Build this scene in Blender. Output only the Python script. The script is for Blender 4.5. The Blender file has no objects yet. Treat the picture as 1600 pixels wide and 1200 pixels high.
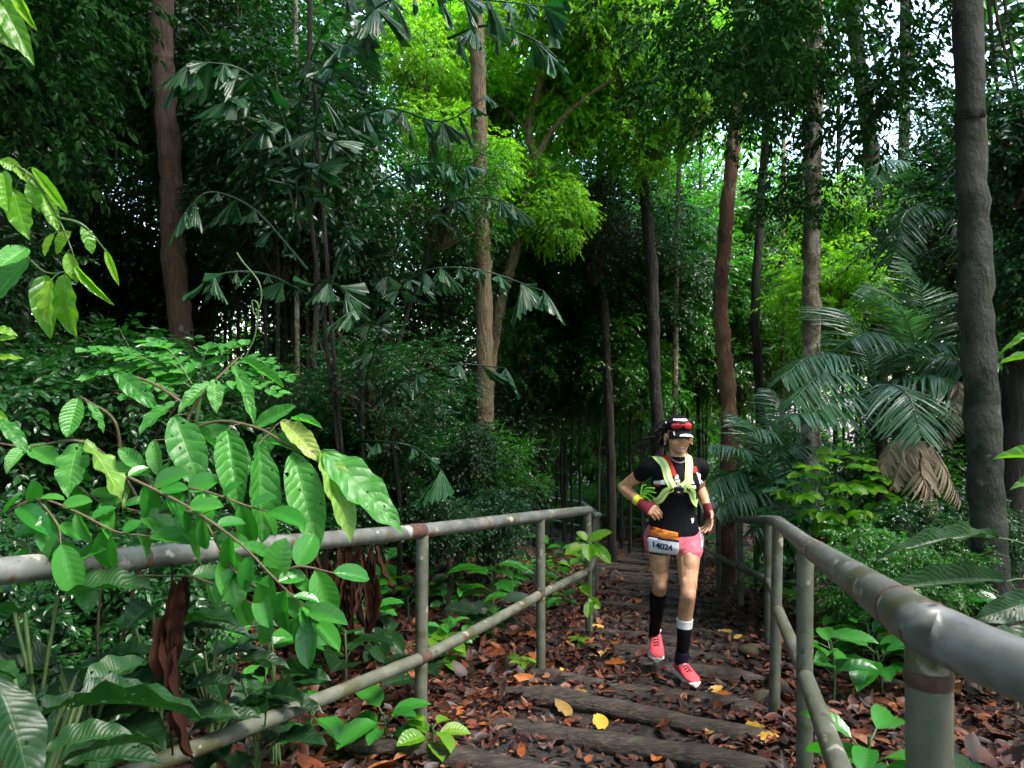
import bpy, bmesh, math, random
import numpy as np
from mathutils import Vector, Matrix
from mathutils.bvhtree import BVHTree

rng = np.random.default_rng(11)
random.seed(5)
scene = bpy.context.scene
COL = scene.collection
F = 1155.6                       # focal length of the phone, in pixels of the 1600 px frame


def P(px, py, d):
    """World point seen at photograph pixel (px, py), d metres in front of the camera."""
    return np.array([(px - 800) / F * d, d, (600 - py) / F * d])


# ------------------------------------------------------------------ object helpers
def tag(o, label=None, cat=None, group=None, kind=None):
    if label: o['label'] = label
    if cat: o['category'] = cat
    if group: o['group'] = group
    if kind: o['kind'] = kind
    return o


def empty(name, loc, label=None, cat=None, group=None):
    o = bpy.data.objects.new(name, None)
    o.empty_display_size = 0.1
    COL.objects.link(o)
    o.location = [float(v) for v in loc]
    return tag(o, label, cat, group)


def put(name, me, parent=None, loc=None, rot=None, scale=None):
    o = bpy.data.objects.new(name, me)
    COL.objects.link(o)
    if parent is not None: o.parent = parent
    if loc is not None: o.location = [float(v) for v in loc]
    if rot is not None: o.rotation_euler = rot
    if scale is not None: o.scale = (scale,) * 3 if np.isscalar(scale) else scale
    return o


class MB:
    """Collects vertex and face arrays and turns them into one mesh."""
    def __init__(s):
        s.V, s.F, s.R, s.U, s.n = [], [], [], [], 0

    def add(s, V, Fc, rnd=0.5, luv=None):
        V = np.asarray(V, float).reshape(-1, 3)
        Fc = np.asarray(Fc, int)
        s.V.append(V)
        s.F.append(Fc + s.n)
        s.R.append(np.broadcast_to(np.asarray(rnd, float), (len(V),)).copy())
        s.U.append(np.zeros((len(V), 3)) if luv is None else np.asarray(luv, float).reshape(-1, 3))
        s.n += len(V)

    def mesh(s, name, mat=None, smooth=False, off=None):
        V = np.concatenate(s.V)
        if off is not None: V = V - np.asarray(off, float)
        me = bpy.data.meshes.new(name)
        me.vertices.add(len(V))
        me.vertices.foreach_set('co', V.astype(np.float32).ravel())
        tot = np.concatenate([np.full(len(f), f.shape[1]) for f in s.F])
        loops = np.concatenate([f.ravel() for f in s.F])
        me.loops.add(len(loops))
        me.loops.foreach_set('vertex_index', loops.astype(np.int32))
        me.polygons.add(len(tot))
        st = np.concatenate([[0], np.cumsum(tot)[:-1]])
        me.polygons.foreach_set('loop_start', st.astype(np.int32))
        me.polygons.foreach_set('loop_total', tot.astype(np.int32))
        me.polygons.foreach_set('use_smooth', np.full(len(tot), smooth))
        me.update(calc_edges=True)
        a = me.attributes.new('rnd', 'FLOAT', 'POINT')
        a.data.foreach_set('value', np.concatenate(s.R).astype(np.float32))
        u = me.attributes.new('luv', 'FLOAT_VECTOR', 'POINT')
        u.data.foreach_set('vector', np.concatenate(s.U).astype(np.float32).ravel())
        if mat: me.materials.append(mat)
        return me

    def build(s, name, mat, parent=None, smooth=False):
        off = parent_world(parent) if parent is not None else None
        return put(name, s.mesh(name, mat, smooth, off), parent)


def parent_world(o):
    v = np.zeros(3)
    while o is not None:
        v = v + np.array(o.location)
        o = o.parent
    return v


def unit(v):
    v = np.asarray(v, float)
    return v / np.maximum(np.linalg.norm(v, axis=-1, keepdims=True), 1e-9)


def smooth_path(pts, n=6):
    """Catmull-Rom through the points."""
    p = np.asarray(pts, float)
    if len(p) < 3: return p
    q = np.vstack([2 * p[0] - p[1], p, 2 * p[-1] - p[-2]])
    out = []
    for i in range(1, len(q) - 2):
        for t in np.linspace(0, 1, n, endpoint=False):
            a, b, c, d = q[i - 1], q[i], q[i + 1], q[i + 2]
            out.append(.5 * ((2 * b) + (c - a) * t + (2 * a - 5 * b + 4 * c - d) * t * t + (3 * b - a - 3 * c + d) * t ** 3))
    out.append(p[-1])
    return np.array(out)


def tube(mb, pts, rad, seg=10, rnd=0.5, cap=True, flat=None, jitter=0.0, lump=0.0):
    """Round tube along pts; rad scalar or per point. flat=(axis, ratio) squashes across axis."""
    p = np.asarray(pts, float)
    r = np.broadcast_to(np.asarray(rad, float), (len(p),))
    t = unit(np.gradient(p, axis=0))
    ref = np.array([0., 0, 1]) if abs(t[0][2]) < .9 else np.array([1., 0, 0])
    a = unit(np.cross(t[0], ref))
    A = []
    for i in range(len(p)):
        a = unit(a - t[i] * np.dot(a, t[i]))
        A.append(a)
    A = np.array(A)
    B = np.cross(t, A)
    ang = np.linspace(0, 2 * np.pi, seg, endpoint=False)
    rr = r[:, None] * np.ones(seg)
    if lump: rr = rr * (1 + lump * rng.normal(size=rr.shape))
    V = p[:, None] + (np.cos(ang)[None, :, None] * A[:, None] + np.sin(ang)[None, :, None] * B[:, None]) * rr[..., None]
    n = len(p)
    i = np.arange(n - 1)[:, None] * seg
    j = np.arange(seg)[None]
    k = (j + 1) % seg
    Fq = np.stack([i + j, i + k, i + seg + k, i + seg + j], -1).reshape(-1, 4)
    ln = np.concatenate([[0], np.cumsum(np.linalg.norm(np.diff(p, axis=0), axis=1))])
    U = np.stack([np.broadcast_to(ang / (2 * np.pi), (n, seg)), np.broadcast_to(ln[:, None], (n, seg)), np.zeros((n, seg))], -1)
    base = mb.n
    mb.add(V.reshape(-1, 3), Fq, rnd, U.reshape(-1, 3))
    if cap:
        for e, ids in ((0, np.arange(seg)[::-1]), (n - 1, np.arange(seg))):
            mb.add(np.vstack([V[e], p[e]]), np.array([[ids[q], ids[(q + 1) % seg], seg] for q in range(seg)]), rnd)


# ------------------------------------------------------------------ leaves
def leaf_tpl(nx=3, ny=4, W=.22, fold=.25, droop=.15, wave=0., a=.7, b=.9, tip=0.):
    """Leaf of length 1 along +Y, half width W, folded along its midrib; u,v kept for the veins."""
    pk = a / (a + b)
    nrm = pk ** a * (1 - pk) ** b
    us = np.linspace(-1, 1, nx)
    vs = np.linspace(0, 1, ny)
    V, U = [], []
    for v in vs:
        w = W * (v ** a * (1 - v) ** b / nrm) + .006
        for u in us:
            x = u * w
            z = fold * abs(x) - droop * v * v + wave * abs(u) * math.sin(v * 22 + (0 if u > 0 else 1.3)) * W
            V.append((x, v, z)); U.append((u, v, 0))
    Fc = [(j * nx + i, j * nx + i + 1, (j + 1) * nx + i + 1, (j + 1) * nx + i) for j in range(ny - 1) for i in range(nx - 1)]
    return np.array(V), np.array(Fc), np.array(U)


def leaf_lo(W=.2, fold=.2, droop=.1):
    V = np.array([(0, 0, 0), (W, .42, fold * W), (0, 1, -droop), (-W, .42, fold * W)])
    Fc = np.array([(0, 1, 2), (0, 2, 3)])
    return V, Fc, np.array([(0, 0, 0), (1, .42, 0), (0, 1, 0), (-1, .42, 0)], float)


def leaf_hex(W=.2, fold=.25, droop=.15):
    V = np.array([(0, 0, 0), (W * .85, .25, fold * W), (W, .55, fold * W - .3 * droop), (0, 1, -droop), (-W, .55, fold * W - .3 * droop), (-W * .85, .25, fold * W), (0, .5, -.2 * droop)])
    Fc = np.array([(0, 1, 6), (1, 2, 6), (2, 3, 6), (3, 4, 6), (4, 5, 6), (5, 0, 6)])
    U = np.array([(0, 0, 0), (1, .25, 0), (1, .55, 0), (0, 1, 0), (-1, .55, 0), (-1, .25, 0), (0, .5, 0)], float)
    return V, Fc, U


def fishtail_tpl(seed, W=.42):
    """Ragged wedge leaflet of a fishtail palm."""
    r = np.random.default_rng(seed)
    n = 13
    us = np.linspace(-1, 1, n)
    V, U = [], []
    skew = r.uniform(.15, .45) * r.choice([-1, 1])
    ends = []
    for i, u in enumerate(us):
        tooth = (.12 if i % 2 else -.08) + r.uniform(-.05, .05)
        ends.append(.86 + skew * u + tooth - .10 * abs(u))
    for k, s in enumerate((0., .35, .7, 1.)):
        for i, u in enumerate(us):
            y = s * ends[i]
            w = W * (.05 + .95 * s ** 1.15)
            V.append((u * w, y, .05 * math.cos(u * 9) * s - .16 * s * s - .12 * u * u * s)); U.append((u, s, 0))
    Fc = [(k * n + i, k * n + i + 1, (k + 1) * n + i + 1, (k + 1) * n + i) for k in range(3) for i in range(n - 1)]
    return np.array(V), np.array(Fc), np.array(U)


def stamp(mb, tpl, O, T, N, L, rnd=None, wide=1.0):
    V0, F0, U0 = tpl
    O = np.asarray(O, float).reshape(-1, 3)
    n = len(O)
    T = unit(np.broadcast_to(np.asarray(T, float), (n, 3)))
    N = np.broadcast_to(np.asarray(N, float), (n, 3))
    L = np.broadcast_to(np.asarray(L, float), (n,))
    S = unit(np.cross(T, N))
    N2 = np.cross(S, T)
    wd = np.broadcast_to(np.asarray(wide, float), (n,))
    V = O[:, None] + L[:, None, None] * (V0[None, :, 0:1] * S[:, None] * wd[:, None, None] + V0[None, :, 1:2] * T[:, None] + V0[None, :, 2:3] * N2[:, None])
    Fc = (F0[None] + (np.arange(n) * len(V0))[:, None, None]).reshape(-1, F0.shape[1])
    if rnd is None: rnd = rng.random(n)
    rnd = np.broadcast_to(np.asarray(rnd, float), (n,))
    mb.add(V.reshape(-1, 3), Fc, np.repeat(rnd, len(V0)), np.tile(U0, (n, 1)))


def sprays(mb, tpl, O, D, slen, K, leaf, droop=.3, tilt=.45, lr=(.7, 1.2), hang=.2, rbias=None):
    """Leafy twigs: K alternate leaves along each twig that starts at O and runs along D."""
    O = np.asarray(O, float); n = len(O)
    D = unit(D)
    side = unit(np.cross(D, np.array([0, 0, 1.]) + rng.normal(size=(n, 3)) * .15))
    k = np.arange(K)
    t = (k + .6) / K
    sl = slen * rng.uniform(.7, 1.25, n)
    pos = O[:, None] + D[:, None] * (sl[:, None] * t)[..., None]
    pos[..., 2] -= droop * sl[:, None] * t ** 2
    sg = np.where(k % 2 == 0, 1., -1.)
    ld = D[:, None] * (.45 + .5 * (t[None, :, None] ** 3)) + side[:, None] * sg[None, :, None] * (.85 - .6 * t[None, :, None] ** 4) + rng.normal(size=(n, K, 3)) * .22
    ld[..., 2] -= hang + droop * .5 * t
    nm = np.array([0, 0, 1.]) + rng.normal(size=(n, K, 3)) * tilt
    ll = leaf * rng.uniform(lr[0], lr[1], (n, K))
    base = rng.random((n, 1)) * .6 + rng.random((n, K)) * .4
    if rbias is not None: base = np.clip(base * .6 + rbias, 0, 1)
    stamp(mb, tpl, pos.reshape(-1, 3), ld.reshape(-1, 3), nm.reshape(-1, 3), ll.ravel(), base.ravel())


def in_ball(n, power=.33):
    v = unit(rng.normal(size=(n, 3)))
    return v * (rng.random(n) ** power)[:, None]


def crown(name, mat, limb_mat, R, nclump, spc, cr, K, slen, leaf, tpl, droop=.3, tilt=.45, hang=.2, limbs=True, shell=.5, flat=.6, thin=.012):
    """A crown centred on the origin: clumps of leafy twigs with gaps between, and the limbs that carry them."""
    R = np.asarray(R, float)
    c = in_ball(nclump, shell) * R
    mb = MB()
    for q in c:
        m = max(3, int(spc * rng.uniform(.5, 1.5)))
        o = q + in_ball(m, .5) * cr * rng.uniform(.6, 1.3)
        d = unit(o - q) + .5 * unit(q + 1e-3) + rng.normal(size=(m, 3)) * .3
        d[:, 2] *= flat
        sprays(mb, tpl, o, d, slen, K, leaf, droop, tilt, hang=hang)
    leaves = mb.mesh(name, mat)
    lm = None
    if limbs:
        lb = MB()
        for q in c:
            mid = q * .45 + np.array([0, 0, -R[2] * .25]) + rng.normal(size=3) * .1 * R
            tube(lb, smooth_path([(0, 0, -R[2] * .9), mid, q, q * 1.15], 4), np.linspace(thin * 2.2, thin * .35, 13)[:13], 5, cap=False)
        lm = lb.mesh(name + '_limbs', limb_mat, True)
    return leaves, lm


# ------------------------------------------------------------------ materials
def nodes(name):
    m = bpy.data.materials.new(name)
    m.use_nodes = True
    nt = m.node_tree
    for n in list(nt.nodes): nt.nodes.remove(n)
    out = nt.nodes.new('ShaderNodeOutputMaterial')
    return m, nt, out


def N(nt, typ, **kw):
    n = nt.nodes.new(typ)
    for k, v in kw.items():
        if k.startswith('i_'):
            key = k[2:].replace('_', ' ')
            n.inputs[key].default_value = v
        else: setattr(n, k, v)
    return n


def ramp(nt, fac, stops, interp='LINEAR'):
    r = nt.nodes.new('ShaderNodeValToRGB')
    r.color_ramp.interpolation = interp
    e = r.color_ramp.elements
    while len(e) < len(stops): e.new(.5)
    for el, (p, c) in zip(e, stops):
        el.position = p
        el.color = (*c, 1) if len(c) == 3 else c
    if fac is not None: nt.links.new(fac, r.inputs[0])
    return r.outputs[0]


def math_n(nt, op, a, b=None, c=None):
    m = nt.nodes.new('ShaderNodeMath'); m.operation = op
    for i, v in enumerate((a, b, c)):
        if v is None: continue
        if hasattr(v, 'links') or hasattr(v, 'is_output'): nt.links.new(v, m.inputs[i])
        else: m.inputs[i].default_value = v
    return m.outputs[0]


def leaf_mat(name, cols, tcol, rough=.34, trans=.3, vein=0, bump=.25, spec=.5, objvar=.25, rib=False, vcol=.55, holes=0.):
    m, nt, out = nodes(name)
    L = nt.links.new
    at = N(nt, 'ShaderNodeAttribute', attribute_name='rnd')
    n = len(cols)
    col = ramp(nt, at.outputs['Fac'], [(i / max(1, n - 1), c) for i, c in enumerate(cols)])
    oi = N(nt, 'ShaderNodeObjectInfo')
    hs = N(nt, 'ShaderNodeHueSaturation')
    L(col, hs.inputs['Color'])
    v = math_n(nt, 'MULTIPLY_ADD', oi.outputs['Random'], objvar * 2, 1 - objvar)
    L(v, hs.inputs['Value'])
    color = hs.outputs[0]
    pb = N(nt, 'ShaderNodeBsdfPrincipled')
    pb.inputs['Roughness'].default_value = rough
    pb.inputs['Specular IOR Level'].default_value = spec
    if vein or rib:
        uv = N(nt, 'ShaderNodeAttribute', attribute_name='luv')
        sx = N(nt, 'ShaderNodeSeparateXYZ'); L(uv.outputs['Vector'], sx.inputs[0])
        u = math_n(nt, 'ABSOLUTE', sx.outputs[0])
        if rib:
            h = math_n(nt, 'SINE', math_n(nt, 'MULTIPLY', sx.outputs[0], 38.0))
            h = math_n(nt, 'MULTIPLY', h, .5)
        else:
            ph = math_n(nt, 'SUBTRACT', sx.outputs[1], math_n(nt, 'MULTIPLY', math_n(nt, 'POWER', u, 1.4), .17))
            wob = N(nt, 'ShaderNodeTexNoise'); wob.inputs['Scale'].default_value = 3.5; wob.inputs['Detail'].default_value = 2
            L(N(nt, 'ShaderNodeTexCoord').outputs['Object'], wob.inputs['Vector']); wob.inputs['Scale'].default_value = 18
            ph = math_n(nt, 'ADD', ph, math_n(nt, 'MULTIPLY', wob.outputs[0], .12))
            fr = math_n(nt, 'FRACT', math_n(nt, 'MULTIPLY', ph, math_n(nt, 'MULTIPLY_ADD', at.outputs['Fac'], float(vein) * .5, float(vein) * .75)))
            tri = math_n(nt, 'ABSOLUTE', math_n(nt, 'SUBTRACT', fr, .5))       # .5 on the vein
            h = math_n(nt, 'MULTIPLY', math_n(nt, 'POWER', math_n(nt, 'MULTIPLY', tri, 2.), 2.5), -1.)
            nz = N(nt, 'ShaderNodeTexNoise'); nz.inputs['Scale'].default_value = 9; nz.inputs['Detail'].default_value = 4
            L(uv.outputs['Vector'], nz.inputs['Vector'])
            h = math_n(nt, 'ADD', h, math_n(nt, 'MULTIPLY', nz.outputs[0], .6))
            rib_m = math_n(nt, 'SUBTRACT', 1.0, math_n(nt, 'MINIMUM', math_n(nt, 'MULTIPLY', u, 16.), 1.))
            h = math_n(nt, 'SUBTRACT', h, rib_m)
            vein_m = math_n(nt, 'MAXIMUM', rib_m, math_n(nt, 'MULTIPLY', math_n(nt, 'GREATER_THAN', tri, .46), .45))
            mx = N(nt, 'ShaderNodeMixRGB'); mx.inputs[0].default_value = 0
            L(math_n(nt, 'MULTIPLY', vein_m, vcol), mx.inputs[0]); L(color, mx.inputs[1])
            mx.inputs[2].default_value = (min(1, cols[-1][0] * 2.2 + .03), min(1, cols[-1][1] * 1.7 + .04), cols[-1][2] * 1.6 + .02, 1)
            color = mx.outputs[0]
            # insect nibbles and dry blotches
            n2 = N(nt, 'ShaderNodeTexNoise'); n2.inputs['Scale'].default_value = 60; n2.inputs['Detail'].default_value = 3
            tc = N(nt, 'ShaderNodeTexCoord'); L(tc.outputs['Object'], n2.inputs['Vector'])
            mk = math_n(nt, 'GREATER_THAN', n2.outputs[0], .70)
            mx2 = N(nt, 'ShaderNodeMixRGB'); L(math_n(nt, 'MULTIPLY', mk, .6), mx2.inputs[0]); L(color, mx2.inputs[1])
            mx2.inputs[2].default_value = (.16, .10, .03, 1)
            color = mx2.outputs[0]
        bp = N(nt, 'ShaderNodeBump'); bp.inputs['Strength'].default_value = bump; bp.inputs['Distance'].default_value = .01
        L(h, bp.inputs['Height']); L(bp.outputs[0], pb.inputs['Normal'])
    L(color, pb.inputs['Base Color'])
    tr = N(nt, 'ShaderNodeBsdfTranslucent')
    mt = N(nt, 'ShaderNodeMixRGB', blend_type='MULTIPLY'); mt.inputs[0].default_value = 0
    hs2 = N(nt, 'ShaderNodeHueSaturation'); hs2.inputs['Color'].default_value = (*tcol, 1); L(v, hs2.inputs['Value'])
    L(hs2.outputs[0], tr.inputs['Color'])
    ms = N(nt, 'ShaderNodeMixShader'); ms.inputs[0].default_value = trans
    L(pb.outputs[0], ms.inputs[1]); L(tr.outputs[0], ms.inputs[2])
    fin = ms.outputs[0]
    if holes:
        n3 = N(nt, 'ShaderNodeTexNoise'); n3.inputs['Scale'].default_value = 48; n3.inputs['Detail'].default_value = 1.5
        L(N(nt, 'ShaderNodeTexCoord').outputs['Object'], n3.inputs['Vector'])
        tp = N(nt, 'ShaderNodeBsdfTransparent'); m2 = N(nt, 'ShaderNodeMixShader')
        L(math_n(nt, 'GREATER_THAN', n3.outputs[0], holes), m2.inputs[0]); L(fin, m2.inputs[1]); L(tp.outputs[0], m2.inputs[2]); fin = m2.outputs[0]
    L(fin, out.inputs['Surface'])
    return m


def noise_mat(name, stops, scale=6., detail=8, rough=.8, bump=.3, dist=.02, stretch=(1, 1, 1), rough_var=0., spec=.4, second=None, metallic=0.):
    """Solid noise material; second=(scale, threshold, colour) lays blotches (lichen, rust, stains) over it."""
    m, nt, out = nodes(name)
    L = nt.links.new
    tc = N(nt, 'ShaderNodeTexCoord')
    mp = N(nt, 'ShaderNodeMapping'); mp.inputs['Scale'].default_value = stretch
    L(tc.outputs['Object'], mp.inputs[0])
    nz = N(nt, 'ShaderNodeTexNoise'); nz.inputs['Scale'].default_value = scale; nz.inputs['Detail'].default_value = detail; nz.inputs['Roughness'].default_value = .65
    L(mp.outputs[0], nz.inputs['Vector'])
    col = ramp(nt, nz.outputs[0], stops)
    if second:
        for sc, th, c in (second if isinstance(second, list) else [second]):
            n2 = N(nt, 'ShaderNodeTexNoise'); n2.inputs['Scale'].default_value = sc; n2.inputs['Detail'].default_value = 5
            L(tc.outputs['Object'], n2.inputs['Vector'])
            k = ramp(nt, n2.outputs[0], [(th, (0, 0, 0)), (min(1, th + .06), (1, 1, 1))])
            mx = N(nt, 'ShaderNodeMixRGB'); L(k, mx.inputs[0]); L(col, mx.inputs[1]); mx.inputs[2].default_value = (*c, 1)
            col = mx.outputs[0]
    pb = N(nt, 'ShaderNodeBsdfPrincipled')
    pb.inputs['Specular IOR Level'].default_value = spec
    pb.inputs['Metallic'].default_value = metallic
    L(col, pb.inputs['Base Color'])
    if rough_var:
        L(math_n(nt, 'MULTIPLY_ADD', nz.outputs[0], rough_var, rough - rough_var / 2), pb.inputs['Roughness'])
    else: pb.inputs['Roughness'].default_value = rough
    if bump:
        bp = N(nt, 'ShaderNodeBump'); bp.inputs['Strength'].default_value = bump; bp.inputs['Distance'].default_value = dist
        L(nz.outputs[0], bp.inputs['Height']); L(bp.outputs[0], pb.inputs['Normal'])
    L(pb.outputs[0], out.inputs['Surface'])
    return m


def plain(name, c, rough=.6, spec=.4, metallic=0., sub=0., bump=0., bscale=400., sheen=0.):
    m, nt, out = nodes(name)
    pb = N(nt, 'ShaderNodeBsdfPrincipled')
    nz = N(nt, 'ShaderNodeTexNoise'); nz.inputs['Scale'].default_value = 25; nz.inputs['Detail'].default_value = 4
    tc = N(nt, 'ShaderNodeTexCoord'); nt.links.new(tc.outputs['Object'], nz.inputs['Vector'])
    k = ramp(nt, nz.outputs[0], [(.3, tuple(v * .86 for v in c)), (.7, tuple(min(1, v * 1.1) for v in c))])
    nt.links.new(k, pb.inputs['Base Color'])
    pb.inputs['Roughness'].default_value = rough
    pb.inputs['Specular IOR Level'].default_value = spec
    pb.inputs['Metallic'].default_value = metallic
    if sub:
        pb.inputs['Subsurface Weight'].default_value = sub
        pb.inputs['Subsurface Radius'].default_value = (.012, .005, .003)
        pb.inputs['Subsurface Scale'].default_value = 1.
    if sheen: pb.inputs['Sheen Weight'].default_value = sheen
    if bump:
        n2 = N(nt, 'ShaderNodeTexNoise'); n2.inputs['Scale'].default_value = bscale; nt.links.new(tc.outputs['Object'], n2.inputs['Vector'])
        bp = N(nt, 'ShaderNodeBump'); bp.inputs['Strength'].default_value = bump; bp.inputs['Distance'].default_value = .003
        nt.links.new(n2.outputs[0], bp.inputs['Height']); nt.links.new(bp.outputs[0], pb.inputs['Normal'])
    nt.links.new(pb.outputs[0], out.inputs['Surface'])
    return m


M = {}
# foliage
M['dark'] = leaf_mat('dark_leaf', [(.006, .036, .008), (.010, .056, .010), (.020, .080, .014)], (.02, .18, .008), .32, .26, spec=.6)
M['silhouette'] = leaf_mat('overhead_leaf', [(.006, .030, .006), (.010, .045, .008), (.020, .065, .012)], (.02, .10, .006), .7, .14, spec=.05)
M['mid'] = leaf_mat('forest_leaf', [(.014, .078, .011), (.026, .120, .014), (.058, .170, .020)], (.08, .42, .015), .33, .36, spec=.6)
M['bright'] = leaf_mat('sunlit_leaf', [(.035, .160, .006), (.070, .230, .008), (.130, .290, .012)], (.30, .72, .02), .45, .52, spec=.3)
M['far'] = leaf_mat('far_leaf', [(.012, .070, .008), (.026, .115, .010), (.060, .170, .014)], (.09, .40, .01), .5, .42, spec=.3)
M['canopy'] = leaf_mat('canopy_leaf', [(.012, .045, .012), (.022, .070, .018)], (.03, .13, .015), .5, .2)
M['hero'] = leaf_mat('quilted_leaf', [(.024, .135, .020), (.036, .185, .026), (.060, .225, .034)], (.09, .46, .02), .44, .36, vein=9, bump=.26, objvar=0, spec=.45, holes=.70)
M['hero_yellow'] = leaf_mat('young_leaf', [(.085, .23, .03), (.15, .28, .05), (.24, .31, .07)], (.26, .48, .04), .34, .34, vein=9, bump=.30, objvar=0)
M['glossy'] = leaf_mat('glossy_leaf', [(.016, .120, .016), (.028, .170, .020), (.050, .210, .028)], (.06, .40, .015), .28, .32, vein=7, bump=.08, objvar=.1, spec=.5, vcol=.15)
M['lowshade'] = leaf_mat('shade_toned_leaf', [(.004, .022, .005), (.006, .034, .007), (.012, .052, .010)], (.012, .085, .006), .42, .24, vein=16, bump=.14, objvar=.15, spec=.35, holes=.69)  # shade under the rail and shrub is put into this leaf colour
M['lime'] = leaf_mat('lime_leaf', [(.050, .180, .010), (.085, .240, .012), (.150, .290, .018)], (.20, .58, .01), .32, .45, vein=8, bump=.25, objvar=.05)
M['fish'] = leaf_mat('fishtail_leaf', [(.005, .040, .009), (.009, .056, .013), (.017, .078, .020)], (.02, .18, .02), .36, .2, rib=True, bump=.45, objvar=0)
M['palm'] = leaf_mat('palm_leaf', [(.035, .105, .042), (.055, .140, .062), (.10, .19, .11)], (.08, .30, .05), .24, .28, objvar=.15)  # silvery sky sheen is put into the base colours
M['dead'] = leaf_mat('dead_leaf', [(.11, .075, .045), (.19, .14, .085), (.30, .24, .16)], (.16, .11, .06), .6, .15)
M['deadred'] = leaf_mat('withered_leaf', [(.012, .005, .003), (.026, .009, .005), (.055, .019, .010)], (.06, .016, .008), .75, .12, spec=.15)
# bark
M['bark_red'] = noise_mat('red_brown_bark', [(.25, (.042, .025, .017)), (.5, (.082, .048, .032)), (.75, (.135, .085, .057))], 9, 10, .75, 1.0, .09, (3, 3, .5), second=[(3.5, .60, (.045, .030, .02)), (7, .66, (.20, .18, .14)), (14, .70, (.42, .40, .35))])
M['bark_rough'] = noise_mat('peeling_bark', [(.25, (.085, .038, .021)), (.5, (.17, .080, .043)), (.75, (.30, .165, .09))], 11, 10, .8, 1.0, .09, (3, 3, .45), second=[(4, .56, (.07, .035, .02)), (7, .62, (.36, .24, .15))])
M['bark_tan'] = noise_mat('tan_bark', [(.25, (.10, .074, .040)), (.5, (.20, .145, .080)), (.75, (.32, .24, .145))], 10, 10, .75, 1.0, .09, (3, 3, .8), second=[(6, .62, (.10, .11, .05)), (5, .70, (.36, .33, .26))])
M['bark_pale'] = noise_mat('mottled_bark', [(.25, (.10, .075, .05)), (.5, (.21, .165, .12)), (.75, (.36, .30, .22))], 8, 10, .8, 1.0, .09, (2, 2, 1.2), second=[(3, .52, (.42, .38, .31)), (5, .56, (.085, .07, .045)), (9, .62, (.06, .075, .03))])
M['bark_dark'] = noise_mat('dark_bark', [(.25, (.012, .010, .007)), (.5, (.026, .020, .015)), (.75, (.050, .039, .029))], 9, 9, .85, 1.0, .09, (3, 3, .6), second=[(5, .70, (.06, .066, .045))])
M['bark_grey'] = noise_mat('grey_bark', [(.25, (.014, .014, .011)), (.5, (.030, .031, .025)), (.75, (.055, .055, .045))], 5, 9, .85, 1.0, .09, (1.5, 1.5, .8), second=[(2.2, .54, (.048, .048, .038)), (4, .56, (.010, .016, .008)), (9, .66, (.085, .085, .07))])
M['twig'] = noise_mat('twig_bark', [(.3, (.05, .035, .02)), (.7, (.12, .09, .05))], 20, 4, .8, .3, .005)
M['stem'] = noise_mat('green_stem', [(.3, (.03, .07, .02)), (.7, (.07, .11, .035))], 20, 4, .5, .2, .004)
# path and rails
M['log'] = noise_mat('weathered_log', [(.25, (.008, .006, .005)), (.48, (.034, .026, .020)), (.74, (.12, .092, .068))], 7, 12, .62, .9, .03, (1.2, 9, 9), spec=.4, rough_var=.3, second=[(3, .62, (.018, .015, .013)), (6, .66, (.055, .06, .03))])
M['pipe'] = noise_mat('painted_pipe', [(.25, (.035, .038, .034)), (.5, (.095, .100, .092)), (.75, (.19, .192, .185))], 9, 9, .42, .14, .004, (1, 1, 1), spec=.5, rough_var=.25, second=[(6, .56, (.060, .064, .036)), (15, .62, (.30, .29, .26)), (9, .64, (.11, .046, .026)), (26, .66, (.022, .022, .02))])
M['pipe_mossy'] = noise_mat('mossy_pipe', [(.2, (.042, .045, .030)), (.5, (.085, .090, .066)), (.8, (.165, .168, .135))], 9, 9, .5, .15, .004, spec=.5, rough_var=.25, second=[(7, .55, (.055, .056, .024)), (14, .63, (.25, .24, .21)), (9, .65, (.09, .042, .024)), (26, .66, (.02, .02, .018))])
M['rust'] = noise_mat('rust', [(.25, (.025, .014, .011)), (.5, (.065, .030, .021)), (.75, (.14, .075, .05))], 40, 8, .75, .5, .004)
M['stone'] = noise_mat('mossy_stone', [(.25, (.020, .018, .010)), (.5, (.055, .046, .022)), (.75, (.13, .105, .05))], 8, 8, .8, .7, .02)
# ------------------------------------------------------------------ terrain
DK = [-6, 0, 1.85, 3.55, 4.7, 6.1, 7.4, 9.2, 14, 20, 40]
XK = [-1.6, -.62, -.25, .44, .92, 1.35, 1.57, 1.80, 2.45, 3.25, 3.6]
HK = [1.1, 1.1, 1.02, .86, .76, .74, .72, .74, .75, .85, .9]


def Xc(d): return np.interp(d, DK, XK)
def HW(d): return np.interp(d, DK, HK)
def base_z(d): return np.interp(d, [-30, 1.0, 22, 28, 45, 90], [-1.28, -1.28, -4.63, -4.98, -4.4, -2.5])


SLOPE_STEP = .36
log_s = [2.05]
while log_s[-1] < 19.5: log_s.append(log_s[-1] + .44 + .10 * rng.random() + .004 * len(log_s))
log_s = np.array(log_s)


def sstep(a, b, x):
    t = np.clip((x - a) / (b - a), 0, 1)
    return t * t * (3 - 2 * t)


_ph = rng.random((10, 3)) * 6.28
_kk = rng.normal(size=(10, 2)) * np.array([.5, .9, 1.6, 2.5, 4, 5, 7, 9, 11, 14])[:, None]


def bumps(x, y):
    z = 0
    for i in range(10):
        a = [.10, .06, .04, .03, .018, .014, .010, .008, .006, .005][i]
        z = z + a * np.sin(_kk[i, 0] * x + _kk[i, 1] * y + _ph[i, 0])
    return z


def trail_w(x, y):
    a = np.abs(x - Xc(y)) / HW(y)
    return (1 - sstep(.82, 1.12, a + .08 * np.sin(3.1 * y + 1) * np.sin(2.3 * x))) * sstep(23, 19, y)


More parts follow.
